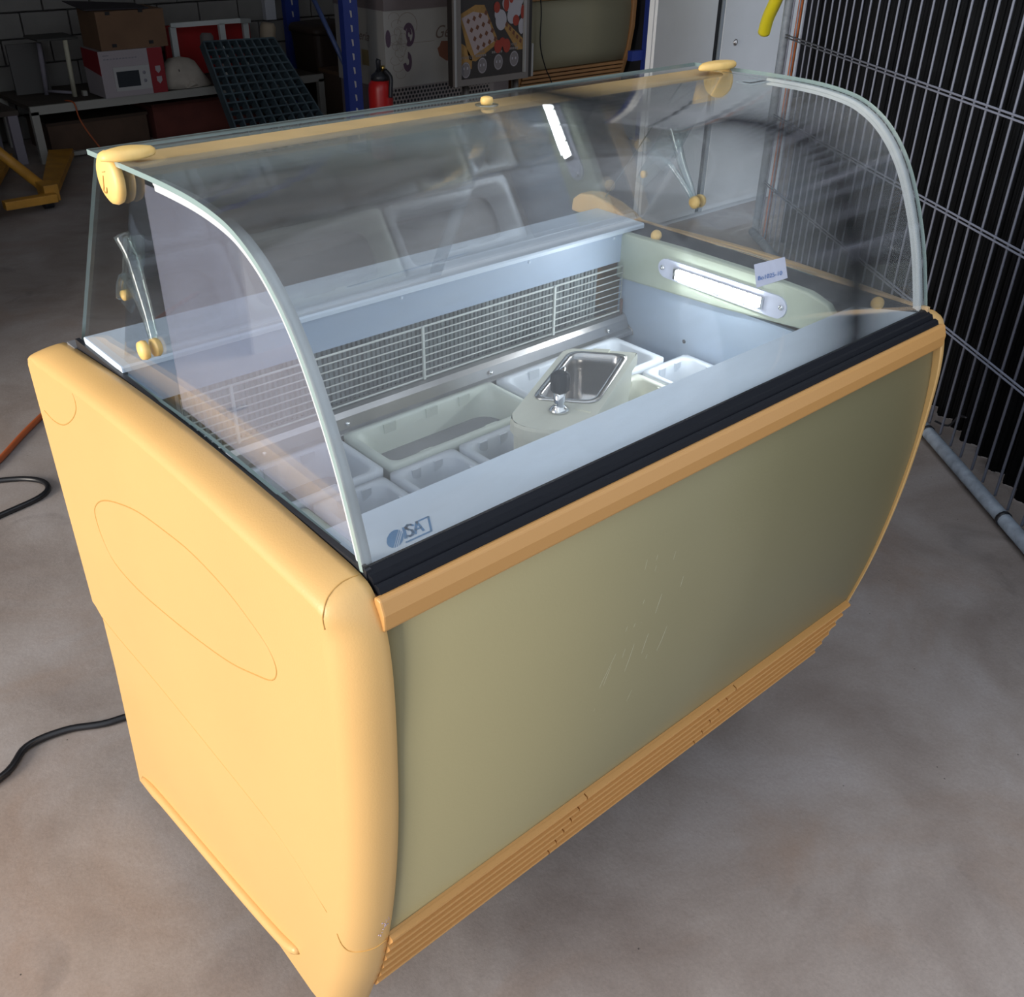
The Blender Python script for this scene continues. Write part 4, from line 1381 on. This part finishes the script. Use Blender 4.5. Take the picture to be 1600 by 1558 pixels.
for i in range(4):
    for j in range(4):
        cx_ = 4.235 + i * .052 + j * .028
        cz_ = .810 + i * .014 - j * .056
        m.add([(cx_ - .015, Y0 - .002, cz_ - .006), (cx_ + .005, Y0 - .002, cz_ - .018), (cx_ + .018, Y0 - .002, cz_ + .004), (cx_ - .002, Y0 - .002, cz_ + .018)], [(0, 1, 2, 3)])
for i in range(5):
    m.add([(4.565 + i * .033, Y0 - .002, .765 - i * .028), (4.585 + i * .033, Y0 - .002, .750 - i * .028), (4.592 + i * .033, Y0 - .002, .775 - i * .028), (4.575 + i * .033, Y0 - .002, .785 - i * .028)], [(0, 1, 2, 3)])
tag(m.build('waffle_cell_print', wafd, wp), kind='stuff')
m = MB()
for cx_, cz_, rx, rz in ((4.53, .80, .050, .065), (4.60, .90, .06, .05), (4.63, .82, .045, .05), (4.68, .87, .04, .06), (4.72, .75, .03, .05), (4.70, .92, .035, .04), (4.50, .84, .03, .04)):
    ell(m, cx_, cz_, rx, rz, Y0 - .0005 - .0001 * len(m.v) / 24)
m.build('cream_print', crm, wp)
m = MB()
for cx_, cz_, rx, rz in ((4.49, .88, .028, .035), (4.575, .895, .024, .045), (4.62, .93, .02, .03), (4.665, .79, .030, .035), (4.725, .84, .016, .045), (4.50, .635, .034, .042), (4.58, .635, .034, .045), (4.54, .66, .03, .03)):
    ell(m, cx_, cz_, rx, rz, Y0 - .003 - .0001 * len(m.v) / 24)
m.build('strawberry_print', red, wp)
m = MB(); m2 = MB()
for i in range(4):
    ell(m, 4.212 + i * .147, .515 + i * .010 - (0 if i else .008), .042, .052, Y0 - .001)
    ell(m2, 4.212 + i * .147, .515 + i * .010 - (0 if i else .008), .038, .047, Y0 - .002, rin=.93)
    m2.add([(4.190 + i * .147, Y0 - .002, .510 + i * .01), (4.200 + i * .147, Y0 - .002, .510 + i * .01), (4.200 + i * .147, Y0 - .002, .526 + i * .01), (4.190 + i * .147, Y0 - .002, .526 + i * .01)], [(0, 1, 2, 3)])
    m2.add([(4.220 + i * .147, Y0 - .002, .510 + i * .01), (4.232 + i * .147, Y0 - .002, .510 + i * .01), (4.232 + i * .147, Y0 - .002, .526 + i * .01), (4.220 + i * .147, Y0 - .002, .526 + i * .01)], [(0, 1, 2, 3)])
pd = m.build('price_disc', P('disc_grey', (.165, .15, .155), .7), MN)
m2.build('price_print', crm, pd)
tw = P('menu_text', (.20, .18, .17), .7)
text('menu_text', 'WAFFLE', .030, frame((4.170, Y0 - .001, .575), (1, 0, 0), (0, 0, 1)), tw, MN)
for i in (1, 2, 3):
    text('menu_text', 'MINI', .028, frame((4.325 + .147 * (i - 1), Y0 - .001, .605 + .012 * (i - 1)), (1, 0, 0), (0, 0, 1)), tw, MN)
    mb_ = MB()
    for j in range(6):
        mb_.box(4.300 + .147 * (i - 1) + j * .0165, 4.311 + .147 * (i - 1) + j * .0165, Y0 - .001, Y0, .582 + .012 * (i - 1), .597 + .012 * (i - 1))
    tag(mb_.build('menu_text_line', tw, MN), kind='stuff')

# ------------------------------------------------------------------ olive display freezer at the back
OF = empty('olive_display_freezer', (5.8, 6.4, 0), 'olive fronted display freezer with brown ribbed kick grille right of the menu board', 'freezer')
ol2 = P('olive_far', (.34, .31, .20), .6); or2 = P('ochre_far', (.36, .18, .07), .5)
MB().prism([(6.10, .84), (6.085, .75), (6.09, .60), (6.11, .45), (6.14, .34), (6.16, .34), (6.16, .84)], 5.20, 6.36, sm=True).build('front_panel', ol2, OF)
MB().box(5.18, 6.40, 6.07, 6.13, .84, .90).build('front_trim_strip', or2, OF, bevel=.006)
for i in range(6):
    z = .335 - i * .032
    MB().box(5.20, 6.355, 6.115 + i * .012, 6.15 + i * .012, z - .020, z).build('kick_louvre', or2, OF)
MB().box(5.20, 6.355, 6.20, 6.24, .10, .33).build('kick_back', wood, OF)
for x in (5.165, 6.365):
    MB().prism([(6.08, .92), (6.065, .80), (6.07, .60), (6.10, .42), (6.16, .24), (6.22, .10), (6.9, .06), (6.9, .95)], x, x + .045).build('side_panel', or2, OF, bevel=.006)
MB().box(5.2, 6.36, 6.24, 6.88, .12, .93).build('cabinet_body', wood, OF)
tag(MB().tube(smooth([(5.22, 6.02, 1.10), (5.29, 6.03, .80), (5.29, 6.03, .55), (5.35, 6.03, .38), (5.45, 6.04, .22), (5.47, 6.04, .006)], 5), .005, 6).build('hanging_cable', cable_mat), 'thin black cable hanging in front of the olive freezer at the back', 'cable')

# ------------------------------------------------------------------ extinguisher
EX = empty('fire_extinguisher', (3.555, 5.7, 0), 'red fire extinguisher standing before the white printed freezer', 'extinguisher')
T_ = Matrix.Translation((3.555, 5.7, 0))
rd_ = P('extinguisher_red', (.42, .012, .012), .35)
MB().lathe([(.070, 0), (.080, .02), (.080, .44), (.074, .475), (.055, .50), (.030, .515), (.022, .53)], 24, T_).build('cylinder', rd_, EX)
MB().lathe([(.060, .497), (.058, .525), (.030, .545), (.022, .56), (.0, .562)], 16, T_).build('collar', M['black_soft'], EX)
MB().tube([(3.545, 5.69, .55), (3.535, 5.68, .615), (3.54, 5.68, .625)], .016, 8).build('lever', M['black_soft'], EX)
MB().lathe([(.012, .555), (.012, .585), (0, .586)], 12, Matrix.Translation((3.57, 5.68, 0))).build('valve', P('brass', (.55, .40, .12), .3, metal=1), EX)
MB().tube(smooth([(3.57, 5.66, .56), (3.585, 5.62, .52), (3.575, 5.612, .45), (3.57, 5.61, .40)], 4), .014, 8).build('hose', M['black_soft'], EX)

# ------------------------------------------------------------------ pallet truck at the left
PJ = empty('pallet_truck', (1.45, 6.1, 0), 'yellow hand pallet truck standing left of the white bench', 'pallet truck')
yj = P('truck_yellow', (.50, .24, .03), .5, var=.25, vscale=10)
MB().hexa([Vector(p) for p in ((1.33, 5.83, .06), (1.45, 5.90, .06), (1.90, 6.85, .05), (1.76, 6.90, .05), (1.33, 5.83, .095), (1.45, 5.90, .095), (1.90, 6.85, .09), (1.76, 6.90, .09))]).build('fork', yj, PJ)
MB().hexa([Vector(p) for p in ((1.00, 5.95, .06), (1.12, 6.0, .06), (1.55, 6.95, .05), (1.42, 7.0, .05), (1.00, 5.95, .095), (1.12, 6.0, .095), (1.55, 6.95, .09), (1.42, 7.0, .09))]).build('fork', yj, PJ)
MB().tube([(1.40, 5.98, .10), (1.22, 6.15, .33), (1.02, 6.35, .60), (.86, 6.5, .82)], .030, 10).build('drawbar', yj, PJ)
MB().box(1.13, 1.41, 5.78, 5.84, .055, .10).box(1.36, 1.44, 5.83, 5.96, .05, .14).build('cross_head', yj, PJ, bevel=.004)
MB().prism([(5.86 + .10 * math.cos(a * math.pi / 12), .10 + .10 * math.sin(a * math.pi / 12)) for a in range(24)], .98, 1.09).build('wheel', M['black_soft'], PJ)
MB().prism([(5.90 + .035 * math.cos(a * math.pi / 8), .035 + .035 * math.sin(a * math.pi / 8)) for a in range(16)], 1.36, 1.41).build('wheel', M['black_soft'], PJ)
